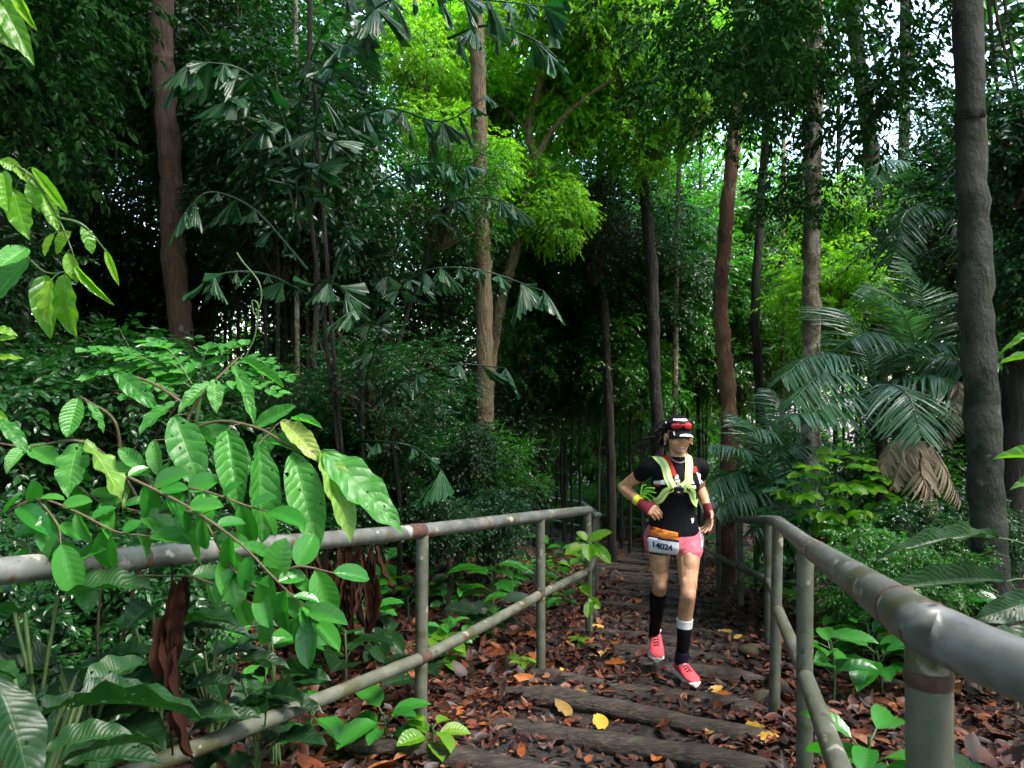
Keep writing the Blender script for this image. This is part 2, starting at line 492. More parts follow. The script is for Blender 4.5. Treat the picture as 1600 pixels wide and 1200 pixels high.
def ground_z(x, y):
    x = np.asarray(x, float); y = np.asarray(y, float)
    b = base_z(y)
    lx = (Xc(y) - HW(y)) - x
    rx = x - (Xc(y) + HW(y))
    rise = 3.2 * (1 - np.exp(-np.maximum(0, lx - 1.2) * .09)) * sstep(2, 10, y) + 1.6 * (1 - np.exp(-np.maximum(0, rx - 1.5) * .08))
    w = trail_w(x, y)
    s = y + SLOPE_STEP * (x - Xc(y))
    i = np.clip(np.searchsorted(log_s, s), 1, len(log_s) - 1)
    f = np.clip((s - log_s[i - 1]) / (log_s[i] - log_s[i - 1]), 0, 1)
    step = base_z(log_s[i]) + (base_z(log_s[i - 1]) - base_z(log_s[i])) * (.35 * (1 - f) + .65 * (1 - sstep(0, .16, f)))
    inside = (s > log_s[0]) & (s < log_s[-1])
    tread = np.where(inside, step - .02, b)
    nb = bumps(x, y)
    return (b + rise + nb * (.35 + .65 * sstep(.3, 2, np.maximum(lx, rx)))) * (1 - w) + (tread + nb * .38) * w


xs = np.unique(np.concatenate([np.linspace(-70, -9, 40), np.linspace(-9, -3, 60), np.linspace(-3, 5, 200), np.linspace(5, 10, 40), np.linspace(10, 70, 40)]))
ys = np.unique(np.concatenate([np.linspace(-45, -3, 25), np.linspace(-3, 1.5, 40), np.linspace(1.5, 9, 220), np.linspace(9, 24, 160), np.linspace(24, 100, 50)]))
gx, gy = np.meshgrid(xs, ys)
gz = ground_z(gx, gy)
tw = trail_w(gx, gy)
nxg, nyg = len(xs), len(ys)
ii = (np.arange(nyg - 1)[:, None] * nxg + np.arange(nxg - 1)[None]).ravel()
g = MB()
g.add(np.stack([gx, gy, gz], -1).reshape(-1, 3), np.stack([ii, ii + 1, ii + nxg + 1, ii + nxg], -1), tw.ravel())


def ground_mat():
    m, nt, out = nodes('forest_floor')
    L = nt.links.new
    tc = N(nt, 'ShaderNodeTexCoord')
    n1 = N(nt, 'ShaderNodeTexNoise'); n1.inputs['Scale'].default_value = 9; n1.inputs['Detail'].default_value = 10; n1.inputs['Roughness'].default_value = .7
    L(tc.outputs['Object'], n1.inputs['Vector'])
    vo = N(nt, 'ShaderNodeTexVoronoi'); vo.inputs['Scale'].default_value = 16; vo.inputs['Randomness'].default_value = 1
    mp = N(nt, 'ShaderNodeMapping'); mp.inputs['Scale'].default_value = (1, .7, .3)
    L(tc.outputs['Object'], mp.inputs[0]); L(mp.outputs[0], vo.inputs['Vector'])
    sp = N(nt, 'ShaderNodeSeparateXYZ'); L(vo.outputs['Color'], sp.inputs[0])
    litter = ramp(nt, sp.outputs[0], [(0, (.030, .016, .010)), (.3, (.065, .028, .016)), (.55, (.11, .045, .022)), (.8, (.05, .026, .016)), (1, (.15, .085, .05))])
    mud = ramp(nt, n1.outputs[0], [(.25, (.005, .004, .004)), (.5, (.017, .012, .011)), (.75, (.050, .036, .030))])
    at = N(nt, 'ShaderNodeAttribute', attribute_name='rnd')
    k = math_n(nt, 'MULTIPLY_ADD', n1.outputs[0], .9, -.45)
    k = math_n(nt, 'ADD', at.outputs['Fac'], k)
    k = ramp(nt, k, [(.45, (0, 0, 0)), (.62, (1, 1, 1))])
    mx = N(nt, 'ShaderNodeMixRGB'); L(k, mx.inputs[0]); L(litter, mx.inputs[1]); L(mud, mx.inputs[2])
    pb = N(nt, 'ShaderNodeBsdfPrincipled'); L(mx.outputs[0], pb.inputs['Base Color'])
    L(ramp(nt, n1.outputs[0], [(.35, (.32,) * 3), (.6, (.75,) * 3)]), pb.inputs['Roughness'])
    bp = N(nt, 'ShaderNodeBump'); bp.inputs['Strength'].default_value = .9; bp.inputs['Distance'].default_value = .05
    hh = math_n(nt, 'ADD', n1.outputs[0], math_n(nt, 'MULTIPLY', vo.outputs['Distance'], .35))
    L(hh, bp.inputs['Height']); L(bp.outputs[0], pb.inputs['Normal'])
    L(pb.outputs[0], out.inputs['Surface'])
    return m


tag(g.build('ground', ground_mat(), smooth=True), kind='structure')

# ------------------------------------------------------------------ log steps
LOGTXT = ['log step lying {} along the trail', ]
n_log = 0
for k, s in enumerate(log_s):
    xc = Xc(s)
    half = HW(s) * rng.uniform(1.0, 1.12)
    off = rng.normal() * .06
    tilt = SLOPE_STEP + rng.normal() * .05
    t = np.linspace(-1, 1, 15)
    x = xc + off + t * half
    y = s - tilt * (x - xc) + .015 * np.sin(t * 4 + k)
    zc = base_z(s)
    r = rng.uniform(.046, .062)
    z = zc - r * .55 + rng.normal() * .008 + .012 * np.sin(t * 3 + k * 2.1) + t * rng.normal() * .015 - .07 * np.abs(t) ** 5
    mb = MB()
    tube(mb, np.stack([x, y, z], -1), r * (1 + .12 * np.sin(t * 5 + k) + .05 * rng.normal(size=15)), 12, 0.5, lump=.05)
    c = np.array([xc + off, s, zc])
    o = put('log_step', mb.mesh('log_step', M['log'], True, c), None, c)
    tag(o, None, 'log step', 'log steps of the trail')
    near = {0: 'weathered log step nearest the camera, at the bottom edge of the trail'}
    d = s
    if d < 4.0: lab = f'weathered log step in front of the runner, {["nearest the camera","second up from the nearest","third up from the nearest","fourth up from the nearest","fifth up from the nearest"][min(k,4)]}'
    elif d < 5.2: lab = ['worn log step right at the runner\'s forward shoe', 'worn muddy log step just behind the runner\'s forward shoe', 'worn log step under the runner\'s lifted shoe'][min(2, n_log)]; n_log += 1
    else: lab = 'worn log step crossing the trail behind the runner'
    o['label'] = lab

# ------------------------------------------------------------------ leaf litter (nobody could count it)
def litter_mat():
    m, nt, out = nodes('fallen_leaves')
    L = nt.links.new
    at = N(nt, 'ShaderNodeAttribute', attribute_name='rnd')
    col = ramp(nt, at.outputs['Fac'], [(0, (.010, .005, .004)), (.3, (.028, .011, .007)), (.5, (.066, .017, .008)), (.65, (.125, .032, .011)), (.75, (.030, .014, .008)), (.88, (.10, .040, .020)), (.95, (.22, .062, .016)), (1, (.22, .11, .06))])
    tc = N(nt, 'ShaderNodeTexCoord'); nz = N(nt, 'ShaderNodeTexNoise'); nz.inputs['Scale'].default_value = 45; nz.inputs['Detail'].default_value = 5
    L(tc.outputs['Object'], nz.inputs['Vector'])
    mx = N(nt, 'ShaderNodeMixRGB', blend_type='MULTIPLY'); mx.inputs[0].default_value = .8
    L(col, mx.inputs[1]); L(ramp(nt, nz.outputs[0], [(.3, (.35, .3, .3)), (.6, (1.1, 1.1, 1.1))]), mx.inputs[2])
    pb = N(nt, 'ShaderNodeBsdfPrincipled'); pb.inputs['Roughness'].default_value = .5; pb.inputs['Specular IOR Level'].default_value = .3
    L(mx.outputs[0], pb.inputs['Base Color'])
    L(pb.outputs[0], out.inputs['Surface'])
    return m


M['litter'] = litter_mat()
curl = [leaf_tpl(3, 5, W, f, dr, .1) for W, f, dr in ((.24, .55, .25), (.2, -.5, -.2), (.28, .3, -.3), (.17, .8, .15), (.25, -.35, .3))]


def scatter_litter(n, x0, x1, y0, y1, on_trail, size):
    x = rng.uniform(x0, x1, n); y = y0 + (y1 - y0) * rng.random(n)
    x = x + Xc(y)
    w = trail_w(x, y)
    edge = np.abs(x - Xc(y)) / HW(y)
    keep = rng.random(n) < (1 - w) + w * on_trail * (.25 + 1.3 * np.clip(edge, 0, 1) ** 2)
    x, y = x[keep], y[keep]
    z = ground_z(x, y) + .004 + .02 * rng.random(len(x))
    return np.stack([x, y, z], -1), size * np.exp(np.clip(rng.normal(size=len(x)), -2.2, 1.6) * .38 - .1)


lit = MB()
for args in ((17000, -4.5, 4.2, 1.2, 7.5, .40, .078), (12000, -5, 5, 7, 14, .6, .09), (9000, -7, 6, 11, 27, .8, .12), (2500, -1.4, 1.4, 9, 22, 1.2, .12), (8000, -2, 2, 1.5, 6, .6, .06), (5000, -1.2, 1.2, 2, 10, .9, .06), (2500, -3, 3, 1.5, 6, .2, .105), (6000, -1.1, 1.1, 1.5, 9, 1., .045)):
    O, L_ = scatter_litter(*args)
    pick = rng.integers(0, 5, len(O))
    for q in range(5):
        k = pick == q
        n = k.sum()
        a = rng.uniform(0, 6.283, n)
        T = np.stack([np.cos(a), np.sin(a), rng.normal(size=n) * .25], -1)
        Nn = np.stack([rng.normal(size=n) * .35, rng.normal(size=n) * .35, np.ones(n)], -1)
        stamp(lit, curl[q], O[k] + [0, 0, .01], T, Nn, L_[k], np.where(O[k][:, 1] > 10 + 4 * rng.random(n), .5 + .5 * rng.random(n), rng.random(n)))  # paler tones on the far litter stand in for light missing there
# twigs among the leaves
for q in range(260):
    y = rng.uniform(1.6, 12); x = Xc(y) + rng.uniform(-2.6, 2.6); a = rng.uniform(0, 3.14); l = rng.uniform(.08, .3)
    t = np.linspace(-.5, .5, 4)
    px_, py_ = x + np.cos(a) * l * t, y + np.sin(a) * l * t + .01 * rng.normal(size=4)
    tube(lit, np.stack([px_, py_, ground_z(px_, py_) + .015], -1), .004, 4, rng.choice([.0, .66, .8]), cap=False)
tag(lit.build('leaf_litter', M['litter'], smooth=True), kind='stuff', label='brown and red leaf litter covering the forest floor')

M['yellow_leaf'] = noise_mat('yellow_fallen_leaf', [(.3, (.34, .17, .02)), (.6, (.55, .34, .035)), (.8, (.62, .42, .07))], 18, 5, .45, .2, .004, second=(30, .68, (.20, .09, .02)))
M['orange_leaf'] = noise_mat('orange_fallen_leaf', [(.3, (.20, .055, .012)), (.6, (.36, .11, .02)), (.8, (.46, .19, .04))], 18, 5, .45, .2, .004, second=(30, .66, (.10, .035, .015)))
M['olive_leaf'] = noise_mat('olive_fallen_leaf', [(.3, (.14, .075, .02)), (.6, (.24, .15, .04)), (.8, (.32, .22, .08))], 18, 5, .45, .2, .004)


def on_ground(px, py):
    d = 1.16 / max(.02, (py - 600) / F - .16)
    for _ in range(25):
        q = P(px, py, d); gz_ = float(ground_z(q[0], q[1]))
        d += (q[2] - gz_) * 2.0
    return P(px, py, d)


FALLEN = [(938, 1140, .13, 100, 'yellow_leaf', 'bright yellow broad fallen leaf on the trail near the bottom of the photo'),
          (1178, 1150, .14, -35, 'yellow_leaf', 'curled yellow fallen leaf low on the right of the trail'),
          (1200, 1164, .11, -15, 'yellow_leaf', 'pale yellow fallen leaf overlapping the curled yellow one'),
          (880, 1118, .16, 120, 'olive_leaf', 'olive brown upright fallen leaf left of the bright yellow one'),
          (901, 1094, .13, -5, 'olive_leaf', 'narrow olive fallen leaf lying flat across a log step'),
          (992, 946, .18, -8, 'orange_leaf', 'orange brown fallen leaf on the trail left of the runner\'s knees'),
          (932, 1034, .15, 35, 'yellow_leaf', 'yellow ochre fallen leaf left of the runner\'s lifted shoe'),
          (962, 1046, .16, -35, 'orange_leaf', 'crumpled orange fallen leaf left of the runner\'s forward shoe'),
          (1131, 996, .15, 0, 'yellow_leaf', 'yellow fallen leaf right of the runner\'s socks'),
          (1153, 1002, .09, 20, 'yellow_leaf', 'small yellow fallen leaf beside a larger one right of the runner'),
          (1173, 1036, .13, 95, 'orange_leaf', 'upright ochre fallen leaf below the mossy stone'),
          (822, 1074, .17, 160, 'orange_leaf', 'large curled orange fallen leaf beside the left handrail post'),
          (855, 1088, .16, -40, 'orange_leaf', 'long rust orange fallen leaf pointing down at the trail\'s left edge'),
          (1130, 1094, .12, -50, 'orange_leaf', 'small orange fallen leaf on the trail below the forward shoe'),
          (1118, 1086, .10, 10, 'yellow_leaf', 'pale yellow fallen leaf beside a small orange leaf'),
          (1028, 1192, .12, 60, 'orange_leaf', 'orange fallen leaf at the bottom edge of the photo'),
          (874, 1060, .10, 60, 'yellow_leaf', 'tiny yellow fallen leaf near the foot of the left handrail'),
          (1110, 1152, .09, 40, 'olive_leaf', 'pale dry fallen leaf near the bottom of the trail')]
for px, py, L_, ang, mt, lab in FALLEN:
    q = on_ground(px, py)
    mb = MB()
    a = math.radians(ang)
    stamp(mb, leaf_tpl(5, 8, .3 if 'broad' in lab else .22, .5 if 'curl' in lab or 'crump' in lab else .25, -.12, .25), [(0, 0, .02)], [(math.cos(a), math.sin(a), .12)], [(rng.normal() * .2, -.55, 1)], [L_])
    c = np.array([math.cos(a), math.sin(a), .1]) * L_ * .5
    o = put('fallen_leaf', mb.mesh('fallen_leaf', M[mt], True, c), None, q + [0, 0, .015])
    tag(o, lab, 'leaf', 'bright leaves fallen on the trail')

# a piece of yellow bark lying by the corner post, stones at the trail's edge
q = on_ground(930, 986)
mb = MB(); t = np.linspace(-1, 1, 9)
tube(mb, np.stack([t * .07, .012 * t, .03 + .006 * np.cos(t * 3)], -1), .026 * (1 - .25 * t ** 2), 9, lump=.04)
tag(put('yellow_husk', mb.mesh('yellow_husk', M['yellow_leaf'], True), None, q), 'short yellow husk lying at the foot of the left corner post', 'husk')


def stone(px, py, r, lab):
    q = on_ground(px, py)
    bm = bmesh.new(); bmesh.ops.create_icosphere(bm, subdivisions=4, radius=1)
    k = rng.normal(size=(6, 3)) * 2
    for v in bm.verts:
        n_ = sum(.06 * math.sin(float(np.dot(k[i], v.co)) + i) for i in range(6))
        v.co = Vector((v.co.x * r * 1.25, v.co.y * r, v.co.z * r * .75)) * (1 + n_)
    me = bpy.data.meshes.new('stone'); bm.to_mesh(me); bm.free(); me.materials.append(M['stone'])
    for p_ in me.polygons: p_.use_smooth = True
    tag(put('stone', me, None, q + [0, 0, r * .25]), lab, 'stone')


stone(1183, 1026, .10, 'rounded mossy stone beside the right handrail post')
stone(1192, 1100, .075, 'flat ochre stone at the trail\'s right edge, nearest the camera')

# ------------------------------------------------------------------ handrails
RAIL_R, POST_R = .035, .030


def zrail(d): return base_z(d) + 1.0


def handrail(label, top, posts, mids, joints, r=RAIL_R, mat='pipe', group=None, root_at=None, post_r=POST_R, ground=True, bend=3):
    """top: polyline of the hand pipe; posts: (x, y, ztop); mids: list of polylines."""
    top = np.array(top, float)
    loc = np.array(root_at if root_at is not None else top[len(top) // 2])
    loc[2] = float(ground_z(loc[0], loc[1]))
    e = empty('handrail', loc, label, 'handrail', group)
    mb = MB(); tube(mb, smooth_path(top, bend), r, 16); mb.build('top_rail', M[mat], e, True)
    for p in posts:
        x, y, zt = p[:3]; pr = p[3] if len(p) > 3 else post_r
        zb = float(ground_z(x, y)) - .25
        z = np.linspace(zb, zt - r * .3, 8)
        mb = MB(); tube(mb, np.stack([x + np.linspace(rng.normal() * .01, 0, 8), y + 0 * z, z], -1), pr, 14); mb.build('post', M['pipe_mossy'], e, True)
    for ml in mids:
        mb = MB(); tube(mb, smooth_path(ml, 2) if len(ml) > 2 else np.array(ml), post_r * .98, 14); mb.build('mid_rail', M['pipe_mossy'], e, True)
    for a, b, rr in joints:
        mb = MB(); tube(mb, np.linspace(a, b, 5), np.array([rr * .97, rr, rr * 1.03, rr, rr * .97]), 16); mb.build('weld_joint', M['rust'], e, True)
    return e


def lp(a, b, t): return np.array(a) * (1 - t) + np.array(b) * t


def Lx(d): return np.interp(d, [0, 1.85, 3.55, 4.7, 6.1, 8.5, 9.05, 9.6], [-2.2, -1.28, -.43, .18, .625, .93, 1.03, 1.13])
def Lz(d): return np.interp(d, [0, 1.85, 3.55, 4.7, 6.1, 8.5, 9.05, 9.6], [-.24, -.468, -.704, -.838, -1.04, -1.52, -1.60, -1.70])


top = [(Lx(d), d, Lz(d)) for d in (.25, 1.2, 1.85, 2.7, 3.55, 4.7, 5.4, 6.05, 6.3, 7.3, 8.5, 9.05, 9.6)]
posts = [(Lx(d), d, Lz(d)) for d in (.7, 3.55, 4.7, 6.1, 8.5, 9.05)]
mid = [(Lx(d), d, Lz(d) - np.interp(d, [1, 2.2, 3.55, 4.7, 9], [.66, .63, .61, .50, .50])) for d in (.5, 2.2, 3.55, 4.7, 6.1, 8.5, 9.05)]
J = []
for d0 in (3.50, 4.68): J.append(((Lx(d0 - .06), d0 - .06, Lz(d0 - .06)), (Lx(d0 + .05), d0 + .05, Lz(d0 + .05)), RAIL_R * 1.035))
J.append(((Lx(2.2), 2.2, Lz(2.2)), (Lx(2.215), 2.215, Lz(2.215)), RAIL_R * 1.03))
for d0 in (3.55, 4.7, 6.1):
    a = np.array([np.interp(x, [m_[1] for m_ in mid], [m_[i] for m_ in mid]) for x in (d0 - .035, d0 + .035) for i in range(3)]).reshape(2, 3)
    J.append((a[0], a[1], POST_R * 1.06))
handrail('grey painted pipe handrail with rust spots on the left side of the trail', top, posts, [mid], J, root_at=(-.43, 3.55, 0))


def Rx(d): return np.interp(d, [.2, .5, .83, .95, 2.75, 4.05, 5.8, 7.4, 9.2, 11], [.80, .70, .582, .535, 1.09, 1.455, 2.01, 2.28, 2.56, 2.85])
def Rz(d): return np.interp(d, [.2, .5, .83, .95, 2.75, 4.05, 5.8, 7.4, 9.2, 11], [-.33, -.325, -.325, -.315, -.595, -.757, -1.065, -1.355, -1.66, -1.95])


top = [(Rx(d), d, Rz(d)) for d in (.2, .5, .83, .93, 1.0, 1.6, 2.3, 2.75, 3.4, 3.95, 4.15, 5.0, 5.8, 7.4, 9.2, 11)]
posts = [(Rx(d), d, Rz(d)) for d in (2.75, 4.05, 5.8, 7.4, 9.2, 11)] + [(Rx(.95), .95, Rz(.95), .028)]
mid1 = [(Rx(d), d, Rz(d) - .49) for d in (.95, 2.75)]
mid2 = [(Rx(d), d, Rz(d) - .48) for d in (2.75, 4.05, 5.8, 7.4, 9.2, 11)]
J = [((Rx(.94), .94, Rz(.94)), (Rx(.965), .965, Rz(.965) - .002), RAIL_R * 1.05), ((Rx(1.10), 1.10, Rz(1.10)), (Rx(1.125), 1.125, Rz(1.125)), RAIL_R * 1.04)]
for d0 in (2.3, 3.9): J.append(((Rx(d0), d0, Rz(d0)), (Rx(d0 + .02), d0 + .02, Rz(d0 + .02)), RAIL_R * 1.025))
for d0 in (4.05, 5.8, 7.4): J.append(((Rx(d0 - .03), d0 - .03, Rz(d0 - .03) - .48), (Rx(d0 + .04), d0 + .04, Rz(d0 + .04) - .48), POST_R * 1.08))
J.append(((Rx(.95), .95, Rz(.95) - .05), (Rx(.95), .95, Rz(.95) - .072), .0292))
handrail('mossy green grey pipe handrail curving along the right side of the trail', top, posts, [mid1, mid2], J, root_at=(1.09, 2.75, 0))

# the rails of the lower bend, far behind
a = [P(862, 778, 25), P(885, 781, 24), P(910, 785, 22), P(936, 804, 17.5)]
handrail('thin far handrail bending away beyond the left corner post', a, [(*P(887, 781, 24)[:2], P(887, 781, 24)[2]), (*P(912, 786, 22)[:2], P(912, 786, 22)[2])],
         [[P(858, 811, 24.5), P(908, 822, 22)]], [], r=.046, root_at=P(910, 785, 22), bend=2)
a = [P(936, 804, 22), P(975, 809, 21.5), P(1012, 813, 21)]
handrail('thin far handrail crossing low behind the runner\'s raised arm', a, [(*P(975, 809, 21.5)[:2], P(975, 809, 21.5)[2]), (*P(1008, 812, 21)[:2], P(1008, 812, 21)[2])],
         [[P(975, 822, 21.5), P(1012, 826, 21)]], [], r=.044, root_at=P(975, 809, 21.5), bend=2)
a = [P(860, 771, 28), P(880, 766, 27.5), P(925, 769.5, 27), P(990, 775, 26)]
handrail('topmost thin far handrail with pale pipe, seen left of the runner\'s elbow', a, [(*P(881, 766, 27.5)[:2], P(881, 766, 27.5)[2]), (*P(928, 770, 27)[:2], P(928, 770, 27)[2])],
         [], [], r=.052, root_at=P(925, 769, 27), bend=2)
# ------------------------------------------------------------------ the runner
RX, RY = P(1055, 1060, 4.85)[:2]
RZ = float(max(ground_z(RX + .05, RY - .2), ground_z(RX + .03, RY - .1), ground_z(RX + .02, RY))) + .012      # the forward sole rests on the tread
RO = np.array([RX, RY, RZ])
RSC = (-.199 - RZ) / 1.605
runner = empty('person', RO, 'woman running up the log steps in black shirt, pink shorts and neon vest', 'person')
runner.scale = (RSC,) * 3

M['skin'] = plain('skin', (.56, .32, .205), .40, .45, sub=.12)
_sk = M['skin'].node_tree
_n = [n for n in _sk.nodes if n.type == 'VALTORGB'][0]
_n.color_ramp.elements[0].color = (.40, .19, .105, 1); _n.color_ramp.elements[1].color = (.56, .31, .19, 1)
M['black_cloth'] = plain('black_cloth', (.0045, .0045, .006), .8, .12, bump=.25, bscale=300)
M['pink_cloth'] = plain('pink_cloth', (.72, .16, .22), .7, .3, bump=.2, bscale=300)
M['white_cloth'] = plain('white_cloth', (.74, .72, .76), .7, .3, bump=.15, bscale=300)
M['grey_bib'] = plain('bib_paper', (.62, .63, .68), .55, .4)
M['ink'] = plain('blue_ink', (.02, .018, .09), .6, .3)
M['neon'] = plain('neon_webbing', (.72, .95, .22), .55, .4, bump=.25, bscale=500)
M['reflective'] = plain('reflective_tape', (.50, .55, .46), .35, .6)
M['red_cloth'] = plain('red_cloth', (.50, .015, .02), .6, .3, bump=.2)
M['maroon'] = plain('maroon_cloth', (.15, .012, .025), .7, .3, bump=.3, bscale=350)
M['hair'] = plain('black_hair', (.005, .004, .004), .5, .2)
M['shoe_red'] = plain('coral_mesh_fabric', (.85, .085, .11), .6, .35, bump=.5, bscale=260)
M['sole'] = plain('white_foam', (.78, .76, .74), .6, .4)
M['navy'] = plain('navy_cloth', (.009, .008, .028), .7, .3, bump=.2)
M['lens'] = plain('red_mirror_lens', (.62, .015, .035), .15, .9, metallic=.25)
M['blackplastic'] = plain('black_plastic', (.012, .012, .014), .35, .5)
M['lips'] = plain('lips', (.36, .12, .09), .4, .4)
M['teeth'] = plain('teeth', (.70, .66, .58), .3, .5)
M['eye'] = plain('dark_eye', (.012, .009, .008), .15, .6)
M['flame'] = noise_mat('orange_pouch', [(.35, (.015, .012, .012)), (.46, (.60, .12, .01)), (.58, (.75, .22, .02)), (.7, (.70, .48, .03))], 26, 3, .6, .1, .003, (1, 1, 2.5))
M['yellow_band'] = plain('yellow_band', (.75, .70, .06), .6, .4, bump=.5, bscale=120)
M['green_band'] = plain('green_ribbon', (.22, .60, .06), .6, .4)


def ell_loft(mb, secs):
    """secs: (centre, A, B) - closed loft of ellipses with half axes A and B."""
    seg = 20
    ang = np.linspace(0, 2 * np.pi, seg, endpoint=False)
    V = np.array([np.array(c)[None] + np.cos(ang)[:, None] * np.array(A)[None] + np.sin(ang)[:, None] * np.array(B)[None] for c, A, B in secs])
    n = len(secs)
    i = np.arange(n - 1)[:, None] * seg; j = np.arange(seg)[None]; k = (j + 1) % seg
    mb.add(V.reshape(-1, 3), np.stack([i + j, i + k, i + seg + k, i + seg + j], -1).reshape(-1, 4))
    for e, ids in ((0, np.arange(seg)[::-1]), (n - 1, np.arange(seg))):
        mb.add(np.vstack([V[e], np.array(secs[e][0])]), np.array([[ids[q], ids[(q + 1) % seg], seg] for q in range(seg)]))


def hsec(z, rx, ry, cx=0., cy=0.): return ((cx, cy, z), (rx, 0, 0), (0, ry, 0))


def dense(secs, n=4):
    C_ = smooth_path([s[0] for s in secs], n); A_ = smooth_path([s[1] for s in secs], n); B_ = smooth_path([s[2] for s in secs], n)
    return list(zip(C_, A_, B_))


def ball(mb, c, r, sub=3, rot=None):
    bm = bmesh.new(); bmesh.ops.create_icosphere(bm, subdivisions=sub, radius=1)
    V = np.array([v.co[:] for v in bm.verts]) * np.array(r)
    if rot is not None: V = V @ np.array(rot.to_matrix()).T
    Fc = np.array([[v.index for v in f.verts] for f in bm.faces]); bm.free()
    mb.add(V + np.array(c), Fc)


def limb(mb, pts, rad, n=6, seg=14):
    p = smooth_path(pts, n); r = smooth_path(np.array(rad)[:, None] * np.ones(3), n)[:, 0]
    tube(mb, p, r, seg)
    for q, rr in ((pts[0], rad[0]), (pts[-1], rad[-1])): ball(mb, q, (rr,) * 3, 2)


def remesh(mb, name, mat, voxel, smooth_it=3, parent=None, factor=.5):
    me = mb.mesh(name + '_src')
    o = bpy.data.objects.new(name + '_tmp', me); COL.objects.link(o)
    r = o.modifiers.new('r', 'REMESH'); r.mode = 'VOXEL'; r.voxel_size = voxel; r.use_smooth_shade = True
    if smooth_it:
        s = o.modifiers.new('s', 'SMOOTH'); s.iterations = smooth_it; s.factor = factor
    dg = bpy.context.evaluated_depsgraph_get(); dg.update()
    out = bpy.data.meshes.new_from_object(o.evaluated_get(dg))
    bpy.data.objects.remove(o); bpy.data.meshes.remove(me)
    out.name = name; out.materials.clear(); out.materials.append(mat)
    for p_ in out.polygons: p_.use_smooth = True
    return put(name, out, parent)


def hand(mb, W, fd, pn, thumb_sign, curls, spread=1., thumb=(.55, .65, .35)):
    """Palm, four fingers of different lengths and a thumb. W wrist, fd finger direction, pn the way the palm faces."""
    W = np.array(W, float); fd = unit(fd); pn = unit(pn - fd * np.dot(pn, fd)); sd = np.cross(fd, pn) * thumb_sign
    K = W + fd * .082
    ell_loft(mb, dense([(W - fd * .01, sd * .024, pn * .020), (W + fd * .02, sd * .030, pn * .019), (W + fd * .055, sd * .039, pn * .017), (K, sd * .038, pn * .013), (K + fd * .008, sd * .034, pn * .009)]))
    for i, (off, ln, c) in enumerate(zip((.028, .0095, -.0095, -.027), (.040, .045, .042, .033), curls)):
        p = K + sd * off - fd * (.004 if i in (0, 3) else 0)
        d = unit(fd + sd * off * 3 * spread)
        pts, rad = [p - fd * .015, p], [.0095, .0092]
        for j, (f, a) in enumerate(zip((1, .68, .52), (c[0], c[1], c[2]))):
            a = math.radians(a)
            d = unit(d * math.cos(a) + pn * math.sin(a)) if abs(a) < 1.6 else d
            # keep rotating towards the palm
            pnn = unit(pn - d * np.dot(pn, d)) if np.linalg.norm(pn - d * np.dot(pn, d)) > .2 else unit(-fd)
            p = p + d * ln * f
            pts.append(p); rad.append((.0086, .0077, .0064)[j])
        tube(mb, pts, rad, 10); ball(mb, pts[-1], (.0066,) * 3, 2)
    b = W + fd * .025 + sd * .028
    d = unit(sd * thumb[0] + fd * thumb[1] + pn * thumb[2])
    e = unit(d * .7 + fd * .5 + pn * .35)
    pts = [b - sd * .012, b + d * .018, b + d * .042, b + d * .042 + e * .028]
    tube(mb, pts, [.014, .0125, .0105, .0082], 10); ball(mb, pts[-1], (.0085,) * 3, 2)


# --- joints (metres; x to the right of the photo, y away from the camera, z up from the forward foot)
HIPL, KNEEL, ANKL = (.085, .015, .845), (.047, -.135, .53), (.030, -.035, .10)        # her left leg, right in the photo
HIPR, KNEER, ANKR = (-.095, .035, .845), (-.088, .02, .555), (-.092, .200, .185)      # the trailing leg
SHR, ELR, WRR = (-.150, -.015, 1.285), (-.300, .150, 1.135), (-.212, -.055, 1.06)
SHL, ELL, WRL = (.150, -.015, 1.285), (.190, .165, 1.135), (.203, .01, 1.03)

TORSO = [hsec(.78, .120, .090, -.004, .03), hsec(.84, .162, .108, -.005, .03), hsec(.90, .158, .106, -.005, .02), hsec(.98, .124, .090, -.004, .005), hsec(1.06, .122, .090, -.003, -.01),
         hsec(1.15, .135, .102, -.002, -.025), hsec(1.22, .142, .110, -.001, -.03), hsec(1.28, .138, .088, 0, -.028), hsec(1.325, .105, .064, 0, -.025), hsec(1.35, .060, .054, .002, -.03)]
body = MB()
ell_loft(body, dense(TORSO))
limb(body, [(.003, -.025, 1.30), (.005, -.035, 1.36), (.006, -.045, 1.44)], [.060, .049, .050])
# head: cranium, face, jaw, cheeks, nose, brow, chin, ears
HC = np.array([.006, -.055, 1.505])
ball(body, HC, (.073, .090, .092), 4)
ball(body, (.006, -.088, 1.455), (.064, .066, .074), 4)
ball(body, (.006, -.106, 1.405), (.043, .042, .036), 3)
for s in (-1, 1):
    ball(body, (.006 + s * .036, -.120, 1.447), (.027, .026, .022), 3)                       # cheeks raised by the smile
    ball(body, (.006 + s * .078, -.055, 1.462), (.010, .020, .032), 3)                       # ears
    ball(body, (.006 + s * .079, -.058, 1.437), (.008, .011, .012), 2)
    ball(body, (.006 + s * .030, -.138, 1.497), (.026, .012, .008), 2)                       # brow ridge
tube(body, [(.006, -.146, 1.492), (.006, -.158, 1.470), (.006, -.168, 1.452)], [.008, .010, .0125], 10)
ball(body, (.006, -.160, 1.449), (.019, .012, .010), 3)
ball(body, (.006, -.142, 1.392), (.020, .016, .014), 3)                                      # chin
tube(body, [(-.022, -.139, 1.429), (.006, -.153, 1.428), (.034, -.139, 1.429)], [.006, .0075, .006], 8)
tube(body, [(-.020, -.137, 1.413), (.006, -.150, 1.407), (.032, -.137, 1.413)], [.006, .008, .006], 8)
